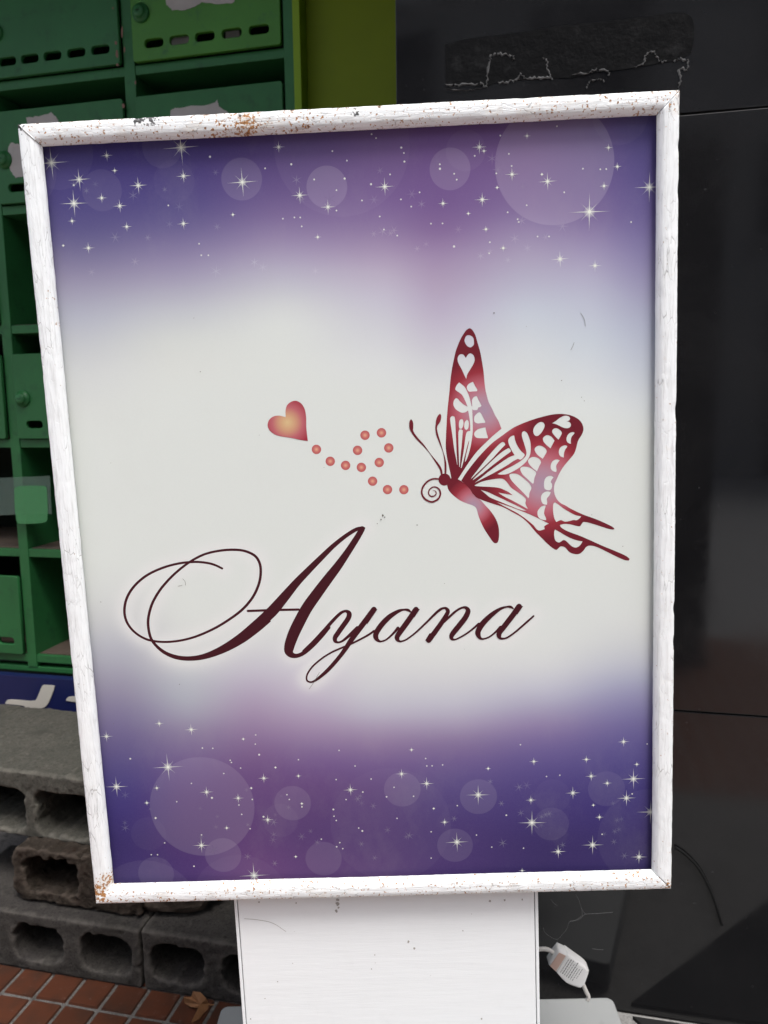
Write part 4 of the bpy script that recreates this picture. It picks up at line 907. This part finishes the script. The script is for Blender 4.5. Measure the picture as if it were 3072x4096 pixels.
lh = [Bp((1430, 1040), (1480, 1055), (1500, 1100), (1400, 1200), (1200, 1420), (950, 1660), (740, 1860), (760, 1820), (900, 1640), (1100, 1380), (1300, 1150)),
      Bp((1570, 1172), (1610, 1200), (1625, 1250), (1500, 1340), (1250, 1530), (1000, 1730), (775, 1890), (800, 1850), (1000, 1650), (1250, 1410), (1450, 1240)),
      bz(('C', ((310, 505), (265, 520), (220, 580), (235, 660), (280, 760), (325, 830))), ('B', ((1560, 1390), (1200, 1640), (825, 1940), (1000, 1850), (1250, 1720), (1500, 1580))), ('C', ((370, 895), (430, 905), (490, 840), (490, 815), (440, 770), (380, 690), (335, 590), (320, 510)))),
      Cp((485, 430), (450, 455), (447, 520), (480, 630), (510, 730), (522, 800), (506, 850), (436, 920), (300, 1004), (150, 1080), (40, 1145), (100, 1155), (200, 1145), (320, 1090), (426, 1022), (516, 940), (572, 850), (592, 760), (590, 640), (570, 550), (530, 460)),
      Cp((760, 280), (700, 310), (650, 370), (633, 430), (650, 490), (695, 515), (750, 480), (800, 410), (822, 350), (810, 300)),
      Cp((945, 303), (1000, 270), (1080, 210), (1150, 178), (1210, 180), (1243, 210), (1235, 250), (1195, 270), (1240, 285), (1260, 325), (1240, 370), (1190, 385), (1120, 370), (1040, 330), (980, 308)),
      Cp((1010, 383), (960, 405), (948, 450), (990, 510), (1052, 575), (1085, 520), (1108, 460), (1070, 410)),
      Cp((870, 500), (810, 530), (795, 575), (830, 640), (920, 720), (955, 650), (988, 590), (940, 530)),
      Cp((735, 672), (675, 700), (657, 745), (700, 820), (790, 893), (830, 830), (857, 760), (810, 700)),
      Cp((630, 860), (568, 890), (548, 940), (600, 1020), (695, 1102), (735, 1010), (763, 945), (720, 885)),
      Dp((835, 100), (840, 140), (875, 200), (950, 270), (1040, 350), (1055, 345), (1070, 250), (1098, 172), (1066, 134), (990, 84), (910, 67), (860, 74)),
      Dp((715, 180), (664, 192), (654, 215), (684, 290), (774, 390), (884, 500), (968, 592), (978, 570), (988, 500), (1018, 430), (1006, 380), (948, 312), (868, 243), (790, 193)),
      Cp((1290, 448), (1230, 470), (1195, 520), (1185, 580), (1210, 625), (1260, 645), (1258, 580), (1275, 520), (1315, 475), (1318, 455)),
      Cp((1160, 668), (1100, 690), (1065, 740), (1060, 800), (1085, 850), (1140, 872), (1145, 800), (1165, 740), (1200, 690), (1190, 675)),
      Cp((1030, 902), (970, 920), (930, 975), (925, 1050), (960, 1095), (1015, 1112), (1022, 1080), (1015, 1010), (1040, 960), (1075, 920)),
      Dp((1340, 220), (1270, 240), (1235, 300), (1228, 380), (1240, 435), (1290, 458), (1340, 448), (1360, 400), (1358, 350), (1340, 325), (1356, 285), (1386, 245)),
      Dp((1280, 478), (1215, 505), (1180, 560), (1185, 640), (1215, 688), (1276, 702), (1280, 650), (1275, 600), (1320, 540), (1340, 490)),
      Dp((1250, 710), (1180, 732), (1132, 790), (1118, 830), (1132, 900), (1180, 942), (1260, 958), (1263, 930), (1230, 850), (1235, 790), (1253, 730)),
      Dp((75, 378), (90, 390), (200, 398), (350, 405), (480, 420), (560, 450), (640, 490), (705, 540), (600, 522), (470, 498), (560, 560), (700, 630), (850, 710), (962, 772), (920, 680), (926, 610), (888, 562), (778, 482), (678, 412), (618, 332), (558, 277), (500, 265), (380, 277), (230, 307), (120, 352)),
      Dp((175, 452), (300, 492), (450, 562), (650, 656), (800, 728), (942, 802), (850, 788), (700, 733), (520, 658), (330, 578), (260, 520)),
      Dp((445, 658), (600, 710), (800, 784), (1000, 864), (1150, 934), (1312, 1015), (1270, 1030), (1230, 1060), (1240, 1105), (1135, 1126), (1050, 1038), (930, 938), (800, 848), (650, 768), (520, 700)),
      Ep((395, 430), (374, 446), (364, 500), (368, 600), (387, 690), (415, 742), (450, 725), (490, 712), (550, 736), (620, 728), (690, 710), (740, 713), (788, 680), (810, 653), (720, 633), (640, 594), (540, 534), (460, 475)),
      Ep((395, 860), (382, 900), (387, 990), (407, 1040), (455, 1066), (490, 1050), (525, 1028), (560, 1035), (610, 1080), (660, 1125), (720, 1146), (770, 1128), (805, 1090), (830, 1047), (760, 1037), (680, 1012), (580, 967), (480, 907))]
shape('butterfly_lower_wing', lw, lh, WING)
hc = S(1778.1, 1918); hr_ = sc_r(24.6)
shape('butterfly_head', [(hc[0] + hr_ * math.cos(a * math.pi / 20), hc[1] + hr_ * math.sin(a * math.pi / 20)) for a in range(40)], [], INKR if False else WING)
lift[0] = 0.00028
merge('butterfly_feelers', [ribbon(p) for p in ANT], WING)
hh = S(1150, 1690)
HEART = m_radial('heart_ink', [(hh[0], hh[1], sc_r(100))], [(0, L3(205, 178, 132)), (0.3, L3(196, 152, 118)), (0.62, L3(178, 98, 104)), (1.0, L3(152, 48, 62))])
for nd in HEART.node_tree.nodes:
    if nd.type == 'VECT_MATH': nd.inputs[1].default_value[1] = PYL
shape('printed_heart', bz(('H', ((275, 290), (275, 210), (300, 150), (370, 115), (430, 135), (475, 195), (493, 280), (496, 400), (512, 545), (440, 535), (330, 512), (180, 485), (110, 440), (82, 385), (95, 325), (140, 285), (200, 274)))), [], HEART)
ci, co_ = lin((214, 168, 136)), lin((172, 80, 84)); cm = lin((190, 112, 104))
for x, y in ((604, 636), (752, 763), (916, 807), (1085, 828), (1044, 646), (1124, 484), (1300, 458), (1378, 620), (1276, 776), (1205, 976), (1365, 1066), (1540, 1067)):
    a, b = S(1040 + x / 2.6758, 1560 + y / 2.6758); r = sc_r(19.2); V = [(a, PYL - .00004, b)]; cc = [ci]; Fc = []
    for rr, cl in ((.5, cm), (1.0, co_)):
        for t in range(28): an = t * math.pi / 14; V.append((a + r * rr * math.cos(an), PYL - .00004, b + r * rr * math.sin(an))); cc.append(cl)
    for t in range(28):
        t2 = (t + 1) % 28; Fc.append((0, 1 + t, 1 + t2)); Fc.append((1 + t, 29 + t, 29 + t2, 1 + t2))
    me = mesh('printed_dot', V, face_out(V, Fc)); vcol(me, np.array(cc)); link('printed_dot', me, VC, panel)

# ---- stars of the print
STAR = {(160, 480, 2.074): [(95, 355, 150), (1170, 228, 155), (325, 494, 98), (282, 692, 122), (815, 543, 78), (1190, 465, 65), (554, 295, 52), (620, 420, 30), (512, 647, 48), (662, 713, 60), (720, 885, 46), (1190, 860, 55), (402, 1062, 55), (266, 838, 36), (193, 1042, 16), (1600, 786, 25), (1410, 305, 14), (280, 541, 12), (1065, 709, 10), (1320, 1027, 10), (1338, 1122, 6), (1397, 1122, 6)],
 (940, 470, 1.8433): [(54, 477, 115), (477, 574, 68), (685, 660, 60), (1104, 510, 72), (322, 218, 47), (1533, 634, 40), (610, 882, 28), (415, 345, 12), (222, 375, 9), (584, 457, 10), (808, 450, 12), (748, 536, 9), (1003, 492, 12), (1143, 420, 8), (1226, 222, 12), (1249, 325, 11), (1245, 262, 6), (718, 248, 8), (825, 318, 5), (936, 612, 8), (353, 746, 9), (438, 737, 7), (481, 737, 8), (492, 803, 6), (748, 686, 6), (1067, 730, 7), (1098, 826, 5), (1196, 871, 9), (1530, 781, 9), (1445, 783, 6), (1510, 345, 10), (1511, 378, 13), (1616, 415, 9), (1635, 458, 6), (1615, 951, 13), (1007, 123, 10), (1040, 152, 7), (1223, 604, 5), (1299, 657, 5), (1361, 552, 5)],
 (1820, 440, 2.0232): [(197, 300, 62), (461, 521, 60), (749, 578, 78), (1087, 824, 165), (1573, 625, 125), (220, 726, 65), (850, 1206, 75), (1133, 1260, 55), (1242, 305, 36), (1313, 458, 38), (1206, 615, 40), (583, 210, 32), (250, 965, 32), (390, 1118, 34), (108, 838, 24), (234, 332, 26), (341, 628, 22), (703, 521, 18), (367, 207, 7), (436, 355, 8), (458, 453, 8), (334, 513, 8), (1035, 475, 9), (884, 666, 10), (580, 771, 9), (426, 828, 10), (507, 884, 8), (516, 906, 10), (668, 1024, 10), (761, 1024, 10), (282, 1070, 9), (276, 1160, 9), (1425, 907, 9), (825, 132, 7), (159, 371, 5), (13, 564, 6), (1176, 480, 5), (1224, 478, 5)],
 (380, 2780, 2.0738): [(605, 598, 148), (178, 760, 110), (95, 343, 65), (533, 236, 45), (798, 287, 65), (926, 805, 65), (883, 1247, 85), (1188, 855, 55), (1400, 690, 55), (1433, 1035, 58), (1320, 1497, 150), (513, 771, 32), (430, 895, 32), (1093, 1103, 30), (1230, 365, 22), (293, 528, 13), (891, 440, 11), (977, 442, 10), (1333, 331, 10), (1330, 407, 9), (1362, 495, 14), (1497, 601, 16), (1122, 541, 10), (1132, 559, 7), (1208, 606, 9), (1068, 651, 8), (800, 733, 10), (678, 885, 10), (970, 853, 17), (1296, 772, 18), (1305, 866, 9), (1194, 912, 8), (1217, 990, 8), (1287, 1109, 8), (884, 1160, 9), (578, 1226, 8), (467, 1325, 9), (519, 1325, 9), (821, 1420, 12), (503, 1020, 18), (1398, 1010, 15), (1592, 827, 7), (1612, 866, 7)],
 (1160, 2840, 2.0738): [(502, 662, 68), (926, 530, 58), (1134, 610, 70), (1561, 704, 112), (1385, 1095, 110), (1283, 930, 45), (1008, 330, 28), (70, 547, 30), (98, 776, 20), (99, 803, 12), (360, 825, 14), (384, 916, 11), (604, 680, 12), (801, 720, 12), (863, 641, 9), (1025, 715, 10), (673, 572, 8), (465, 743, 7), (600, 1003, 14), (570, 979, 7), (387, 1134, 12), (438, 1150, 10), (413, 1100, 7), (260, 1071, 8), (48, 1216, 22), (70, 412, 8), (407, 335, 8), (540, 464, 7), (1125, 402, 8), (1135, 464, 7), (1179, 463, 7), (1266, 455, 10), (1388, 793, 9), (1192, 817, 16), (1171, 1010, 7), (1547, 1037, 8), (1171, 1228, 7), (888, 899, 6), (365, 881, 5), (383, 577, 5)],
 (1940, 2780, 2.37): [(445, 1210, 155), (1408, 795, 128), (1341, 977, 102), (1570, 1108, 150), (1020, 1421, 120), (694, 1485, 88), (1460, 1535, 90), (833, 928, 80), (1006, 769, 64), (435, 996, 58), (1314, 443, 62), (463, 630, 52), (960, 610, 50), (1159, 836, 52), (1439, 657, 36), (1085, 1158, 46), (1027, 1044, 26), (30, 697, 32), (352, 1665, 40), (583, 772, 9), (202, 1139, 14), (365, 1452, 9), (64, 1442, 9), (336, 471, 8), (1395, 937, 11), (1537, 464, 8), (1110, 1320, 6), (709, 760, 6)]}
def mixc(base, a, c=(0.74, 0.77, 0.68)): return base + (np.array(c) - base) * a
SV, SF, SCc = [], [], []
lvl = [0.0]
def add_poly(pts, alphas, y, cx_, cz):
    lvl[0] += 7e-7; y = lvl[0]
    pts = np.array(pts); k_ = len(SV)
    inside = (pts[:, 0] > px0 + .001) & (pts[:, 0] < px1 - .001) & (pts[:, 1] > pz0 + .001) & (pts[:, 1] < pz1 - .001)
    if not inside.all(): return
    base = ground_colour(pts[:, 0], pts[:, 1]) * 1.04
    for p_, b_, a_ in zip(pts, base, alphas): SV.append((p_[0], PYL - y, p_[1])); SCc.append(mixc(b_, a_))
    SF.append(tuple(range(k_, k_ + len(pts))))
def ray_(cx_, cz, ang, ln, hw, y, a0=1.0, a1=0.25):
    c, s = math.cos(ang), math.sin(ang); mid_ = 0.45
    add_poly([(cx_ - s * hw, cz + c * hw), (cx_ + s * hw, cz - c * hw), (cx_ + c * ln * mid_ + s * hw * .62, cz + s * ln * mid_ - c * hw * .62), (cx_ + c * ln * mid_ - s * hw * .62, cz + s * ln * mid_ + c * hw * .62)], (a0, a0, a0 * .85, a0 * .85), y, cx_, cz)
    add_poly([(cx_ + c * ln * mid_ - s * hw * .62, cz + s * ln * mid_ + c * hw * .62), (cx_ + c * ln * mid_ + s * hw * .62, cz + s * ln * mid_ - c * hw * .62), (cx_ + c * ln, cz + s * ln)], (a0 * .85, a0 * .85, a1), y, cx_, cz)
def glow(cx_, cz, r, a, y, n_=14):
    for t in range(n_):
        a0, a1 = 2 * math.pi * t / n_, 2 * math.pi * (t + 1) / n_
        add_poly([(cx_, cz), (cx_ + r * math.cos(a0), cz + r * math.sin(a0)), (cx_ + r * math.cos(a1), cz + r * math.sin(a1))], (a, 0.0, 0.0), y, cx_, cz)
def disc(cx_, cz, r, a, y, n_=12):
    add_poly([(cx_ + r * math.cos(2 * math.pi * t / n_), cz + r * math.sin(2 * math.pi * t / n_)) for t in range(n_)], [a] * n_, y, cx_, cz)
idx = 0
for (ox, oy, s), lst in STAR.items():
    for x, y, r in lst:
        cx_, cz = S(ox + x / s, oy + y / s); rr = sc_r(r / s); y0 = 0.0; lvl[0] = 0.00004 + (idx % 4) * 0.00004; idx += 1
        if r < 16:
            disc(cx_, cz, max(rr * .62, 0.0008), .82, y0 + .00004)
            continue
        big = min(1.0, 0.55 + r / 160)
        if r > 20: glow(cx_, cz, rr * .30, .7, y0)
        hw = max(rr * 0.015, 0.00042)
        tl = random.uniform(-.02, .03)
        for q in range(4): ray_(cx_, cz, tl + q * math.pi / 2, rr * (1 if q % 2 == 0 else .92), hw, y0 + .00002 + .00001 * q, .95 * big + .05, .5)
        if r > 26:
            for q in range(4): ray_(cx_, cz, tl + math.pi / 4 + q * math.pi / 2, rr * random.uniform(.58, .66), hw * .75, y0 + .00007, .85 * big, .35)
            for q in range(8): ray_(cx_, cz, tl + math.pi / 8 + q * math.pi / 4, rr * random.uniform(.26, .34), hw * .6, y0 + .00008, .6 * big, .1)
        disc(cx_, cz, max(rr * .075, 0.0010), 1.0, y0 + .0001)
rs = random.Random(5)                                # faint ghost flakes
for k_ in range(95):
    tt = rs.choice((0, 1)); s_ = rs.uniform(.03, .97); t_ = rs.uniform(.03, .17) if tt == 0 else rs.uniform(.86, .98)
    cx_, cz = BX0 + s_ * (BX1 - BX0), BZ1 - t_ * (BZ1 - BZ0); rr = rs.uniform(.004, .008); a0 = rs.uniform(0, 1); al = rs.uniform(.07, .14)
    lvl[0] = 0.00001 + (k_ % 3) * 0.000009
    for q in range(6): ray_(cx_, cz, a0 + q * math.pi / 3, rr, .00045, 0.00008, al, 0.0)
V = SV; me = mesh('printed_stars', V, face_out(V, SF)); vcol(me, np.array(SCc)); so_ = link('printed_stars', me, VC, panel); so_['kind'] = 'stuff'

# ---- specks of dirt and small scratches on the face
sm_parts = []
def speck(px, py, r, seed):
    r_ = random.Random(seed); x, z = S(px, py); rr = sc_r(r); n_ = 7
    V = [(x + rr * r_.uniform(.5, 1.1) * math.cos(2 * math.pi * t / n_), PYL - .0005, z + rr * r_.uniform(.5, 1.1) * math.sin(2 * math.pi * t / n_)) for t in range(n_)]
    sm_parts.append((V, [tuple(range(n_))]))
for i, (x, y, r) in enumerate(((1067, 676, 3), (433, 803, 2.4), (1213, 822, 2.2), (1256, 858, 2), (1262, 866, 2), (1345, 1180, 1.8), (1278, 1112, 1.5), (218, 1300, 2.4), (419, 687, 1.6), (901, 1134, 2.6), (827, 1113, 4), (823, 1122, 3), (831, 1117, 3), (815, 1131, 2.4), (388, 1478, 2.2), (246, 1563, 1.6), (1003, 1402, 1.4), (640, 1620, 1.2), (1137, 705, 1.4), (560, 940, 1.5), (700, 1010, 1.3), (240, 1000, 1.4), (960, 1260, 1.4))): speck(x * 1.8517, y * 1.8517, r * 1.15, i)
for pts in (((1240, 740), (1237, 748), (1233, 756)), ((1254, 676), (1262, 690), (1264, 705)), ((395, 1250), (400, 1256), (401, 1264)), ((385, 1266), (394, 1264)), ((690, 1452), (680, 1470), (668, 1488))):
    sm_parts.append(ribbon([(x * 1.8517, y * 1.8517, 1.3) for x, y in pts]))
tag(merge('dirt_specks', sm_parts, m_paint('dark_dirt', (0.13, 0.12, 0.10, 1), 0.9, 0.0)), kind='stuff')

# ------------------------------------------------------------------ power adapter and cables behind the post
AY = 1.13 * K
def Ad(x, y, yp=AY):
    d = R0 @ np.array([(2000 + x / 1.5476 - CX) / F, (3300 + y / 1.5476 - CY) / F, 1.0]); d = d * (yp / d[1]); w = np.array([0, 0, CAMZ]) + Q @ d; return w
PLASTIC = m_paint('white_plastic', (0.66, 0.655, 0.64, 1), 0.4, 0.05, 40, (1, 1, 1), 0.04, ((0.35, 0.33, 0.30, 1), 0.25))
c0 = Ad(415, 865); ad = empty('power_adapter', tuple(c0)); ad.scale = (0.93, 0.93, 0.93); tag(ad, 'small white power adapter with printed label hanging behind the post', 'adapter')
def al(x, y): w = Ad(x, y) - c0; return (w[0], w[2])
link('case', fill('case', smooth_poly([al(*q) for q in ((356, 742), (402, 764), (410, 762), (470, 806), (530, 850), (552, 876), (548, 892), (522, 962), (498, 988), (470, 984), (396, 952), (330, 880), (286, 838), (318, 788))], 3, 40), (), 0.022, 0.003, -0.011), PLASTIC, ad)
link('end_cap', fill('end_cap', [al(*q) for q in ((352, 748), (396, 769), (330, 872), (292, 836))], (), 0.0006, 0, -0.0117), m_paint('reddened_plastic', (0.52, 0.36, 0.30, 1), 0.5, 0.05, 40, (1, 1, 1), 0.25), ad)
LBL = m_paint('label_white', (0.76, 0.76, 0.75, 1), 0.5, 0.0); LINK = m_paint('label_ink', (0.06, 0.06, 0.06, 1), 0.6, 0.0)
lb = link('label', fill('label', [al(*q) for q in ((404, 774), (528, 862), (544, 884), (518, 956), (494, 976), (402, 944), (338, 878))], (), 0.0004, 0, -0.0119), LBL, ad)
r_ = random.Random(3)
e1, e2 = np.array([70, -108]), np.array([120, 84])   # text runs along e1, lines step along e2
tx = []
for ln in range(8):
    st_ = np.array([352, 878]) + e2 * (0.04 + ln * 0.108); t = 0.04 if ln < 7 else .25
    wl_ = 0.62 if ln in (1, 4) else 0.40
    while t < (0.86 if ln != 3 else .7) - (0.12 if ln > 4 else 0):
        w = r_.uniform(.05, .13); a, b = st_ + e1 * t, st_ + e1 * (t + w); d_ = e2 / np.linalg.norm(e2) * (3.4 if wl_ < .5 else 5.0)
        P = [al(*q) for q in (a - d_ * .5, b - d_ * .5, b + d_ * .5, a + d_ * .5)]
        k0 = len(tx); tx.append(([(x, -0.0122, z) for x, z in P], [(0, 1, 2, 3)])); t += w + r_.uniform(.02, .04)
V, Fc = [], []
for v, f in tx:
    k_ = len(V); V += v; Fc += [tuple(i + k_ for i in q) for q in f]
link('label_print', mesh('label_print', V, face_out(V, Fc)), LINK, lb)
CAB = m_paint('white_cable', (0.55, 0.53, 0.50, 1), 0.5, 0.05)
cl = link('adapter_cable', tube('adapter_cable', [Ad(200, 775), Ad(245, 768), Ad(285, 768), Ad(318, 782), Ad(335, 800)], 0.0029, 10), CAB); tag(cl, 'white cable running from the post into the power adapter', 'cable')
cl = link('adapter_cable', tube('adapter_cable', [Ad(505, 965), Ad(520, 1000), Ad(535, 1035), Ad(548, 1062), Ad(540, 1085)], 0.0029, 10), CAB); tag(cl, 'white cable dropping from the power adapter behind the grey base', 'cable')
# cobwebs between post and wall
WEB = m_paint('cobweb_silk', (0.14, 0.14, 0.14, 1), 0.9, 0.0)
WY = 1.16 * K
threads = [((268, 636), (278, 665), (310, 690), (352, 708), (385, 680), (415, 640), (432, 598), (470, 588), (510, 560)), ((432, 598), (480, 588), (505, 572), (530, 552), (600, 548), (700, 540)), ((510, 560), (505, 520), (490, 470), (470, 430)), ((315, 460), (335, 485), (355, 500)), ((352, 708), (356, 730), (360, 745)), ((530, 552), (515, 535), (505, 515)), ((570, 765), (600, 770), (640, 772))]
tv, tf = [], []
for k_, t in enumerate(threads):
    me = tube('thread', [Ad(x, y, WY) for x, y in t], 0.00018, 4, 5); k0 = len(tv)
    tv += [tuple(v.co) for v in me.vertices]; tf += [tuple(i + k0 for i in p_.vertices) for p_ in me.polygons]; bpy.data.meshes.remove(me)
cw = link('cobweb', mesh('cobweb', tv, tf), WEB); tag(cw, 'thin pale cobweb threads between the white post and granite wall', 'cobweb')

# ------------------------------------------------------------------ fallen leaf
lu, lv = on_floor(1300 / 1.659, 3200 + 1400 / 1.659, 0.01)
def leafpt(x, y, z): u, v = on_floor(x / 1.659, 3200 + y / 1.659, z); w = WU * u + WV * v; return np.array([w[0], w[1], z])
lc = leafpt(1310, 1370, 0.0)
lobes = [(1385, 1345, .006), (1370, 1310, .018), (1330, 1268, .030), (1280, 1262, .034), (1268, 1298, .022), (1218, 1300, .026), (1222, 1335, .014), (1262, 1362, .010), (1285, 1366, .012), (1330, 1372, .010), (1320, 1395, .012), (1288, 1425, .016), (1268, 1466, .020), (1320, 1448, .012), (1352, 1405, .008), (1378, 1380, .005)]
ctr = leafpt(1330, 1345, .016)
V = [ctr - lc] + [leafpt(*q) - lc for q in lobes]
n_ = len(lobes); Vt = V + [v + np.array([0, 0, -0.0009]) for v in V]
Fc = [(0, 1 + i, 1 + (i + 1) % n_) for i in range(n_)]; Fb = [tuple(j + n_ + 1 for j in f[::-1]) for f in Fc]
Sd = [(1 + i, 1 + n_ + 1 + i, 1 + n_ + 1 + (i + 1) % n_, 1 + (i + 1) % n_) for i in range(n_)]
lm = mesh('blade', Vt, Fc + Fb + Sd)
leaf = empty('dry_leaf', tuple(lc)); tag(leaf, 'curled brown dry leaf lying against the lower concrete block', 'leaf')
g = N('dry_leaf_brown'); g.set(Base_Color=g.mix(g.noise(g.coord(), 45, 5), (0.13, 0.055, 0.022, 1), (0.34, 0.16, 0.065, 1)), Roughness=0.7); g.bump(g.noise(g.coord(), 120, 4), .5, .002)
zmin = min(v.co.z for v in lm.vertices); leaf.location.z = -zmin + 0.002
link('blade', lm, g.m, leaf)
link('stalk', tube('stalk', [leafpt(1385, 1345, .007) - lc, leafpt(1400, 1352, .006) - lc, leafpt(1420, 1350, .006) - lc], 0.0009, 6), g.m, leaf)

# ------------------------------------------------------------------ building across the street (seen only mirrored in the granite)
ob = empty('facing_building', (1.5, -9.0, 0), 0); tag(ob, 'pale concrete building across the street, mirrored in the black granite', 'building')
CONB = m_concrete('pale_render', (0.34, 0.338, 0.335, 1), (0.40, 0.398, 0.392, 1), (0.30, 0.298, 0.295, 1), 0.2)
link('wall', box('wall', -11, 11, -4, 0, 0, 6.8), CONB, ob)
link('cornice', box('cornice', -11.1, 11.1, -4.1, 0.18, 6.81, 7.05), CONB, ob)
DARKW = m_paint('dark_window', (0.02, 0.022, 0.025, 1), 0.15, 0.0)
wm = box('window', -0.8, 0.8, 0.005, 0.05, 0, 1.3); fm = box('window_sill', -0.9, 0.9, 0.005, 0.14, -0.1, -0.02); dm_ = box('shop_door', -0.6, 0.6, 0.005, 0.06, 0, 2.2, 0.01)
for i in range(7):
    for z in (3.1, 5.1):
        w = link('window', wm, DARKW, ob, (-9 + i * 3.0, 0, z)); link('window_sill', fm, CONB, w)
    if i % 2: link('shop_door', dm_, DARKW, ob, (-9 + i * 3.0, 0, 0.02))
    else: link('window', wm, DARKW, ob, (-9 + i * 3.0, 0, 0.9))

# ------------------------------------------------------------------ dark slab and dark box added to shape what the granite mirrors
def wp(u, v, z=0.0): w = WU * u + WV * v; return (w[0], w[1], z)
PATCH = m_paint('floor_patch_black', (0.010, 0.010, 0.010, 1), 0.8, 0.3, 90)
mt = empty('dark_floor_patch', wp(0.55, 1.0, 0.002), -YAW); tag(mt, 'black slab added at the foot of the granite wall to darken its reflection', 'mat')  # invented slab, gives the granite its dark wedge of reflection
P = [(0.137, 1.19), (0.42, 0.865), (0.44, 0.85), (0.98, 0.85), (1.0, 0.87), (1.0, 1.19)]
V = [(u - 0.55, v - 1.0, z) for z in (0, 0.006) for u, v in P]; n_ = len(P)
link('sheet', mesh('sheet', V, [tuple(range(n_, 2 * n_)), tuple(range(n_))[::-1]] + [(i, (i + 1) % n_, n_ + (i + 1) % n_, n_ + i) for i in range(n_)]), PATCH, mt)
scb = empty('viewer_stand_in', wp(0.415, -0.72), -YAW); tag(scb, 'dark box added in place of the viewer, mirrored as a black upright strip', 'stand-in')  # added box, takes the place of the viewer's dark body in the reflection
DARKBOX = m_paint('stand_in_dark', (0.012, 0.012, 0.013, 1), 0.6, 0.1)
link('case', box('case', -0.15, 0.15, -0.12, 0.10, 0.05, 1.95, 0.006), DARKBOX, scb); link('plinth', box('plinth', -0.16, 0.16, -0.13, 0.11, 0.0, 0.049, 0.003), DARKBOX, scb)
dr = link('door', box('door', -0.14, 0.14, 0.1005, 0.112, 0.08, 1.9, 0.003), DARKBOX, scb); link('handle', box('handle', 0.10, 0.12, 0.1125, 0.13, 0.95, 1.08, 0.003), DARKBOX, dr)
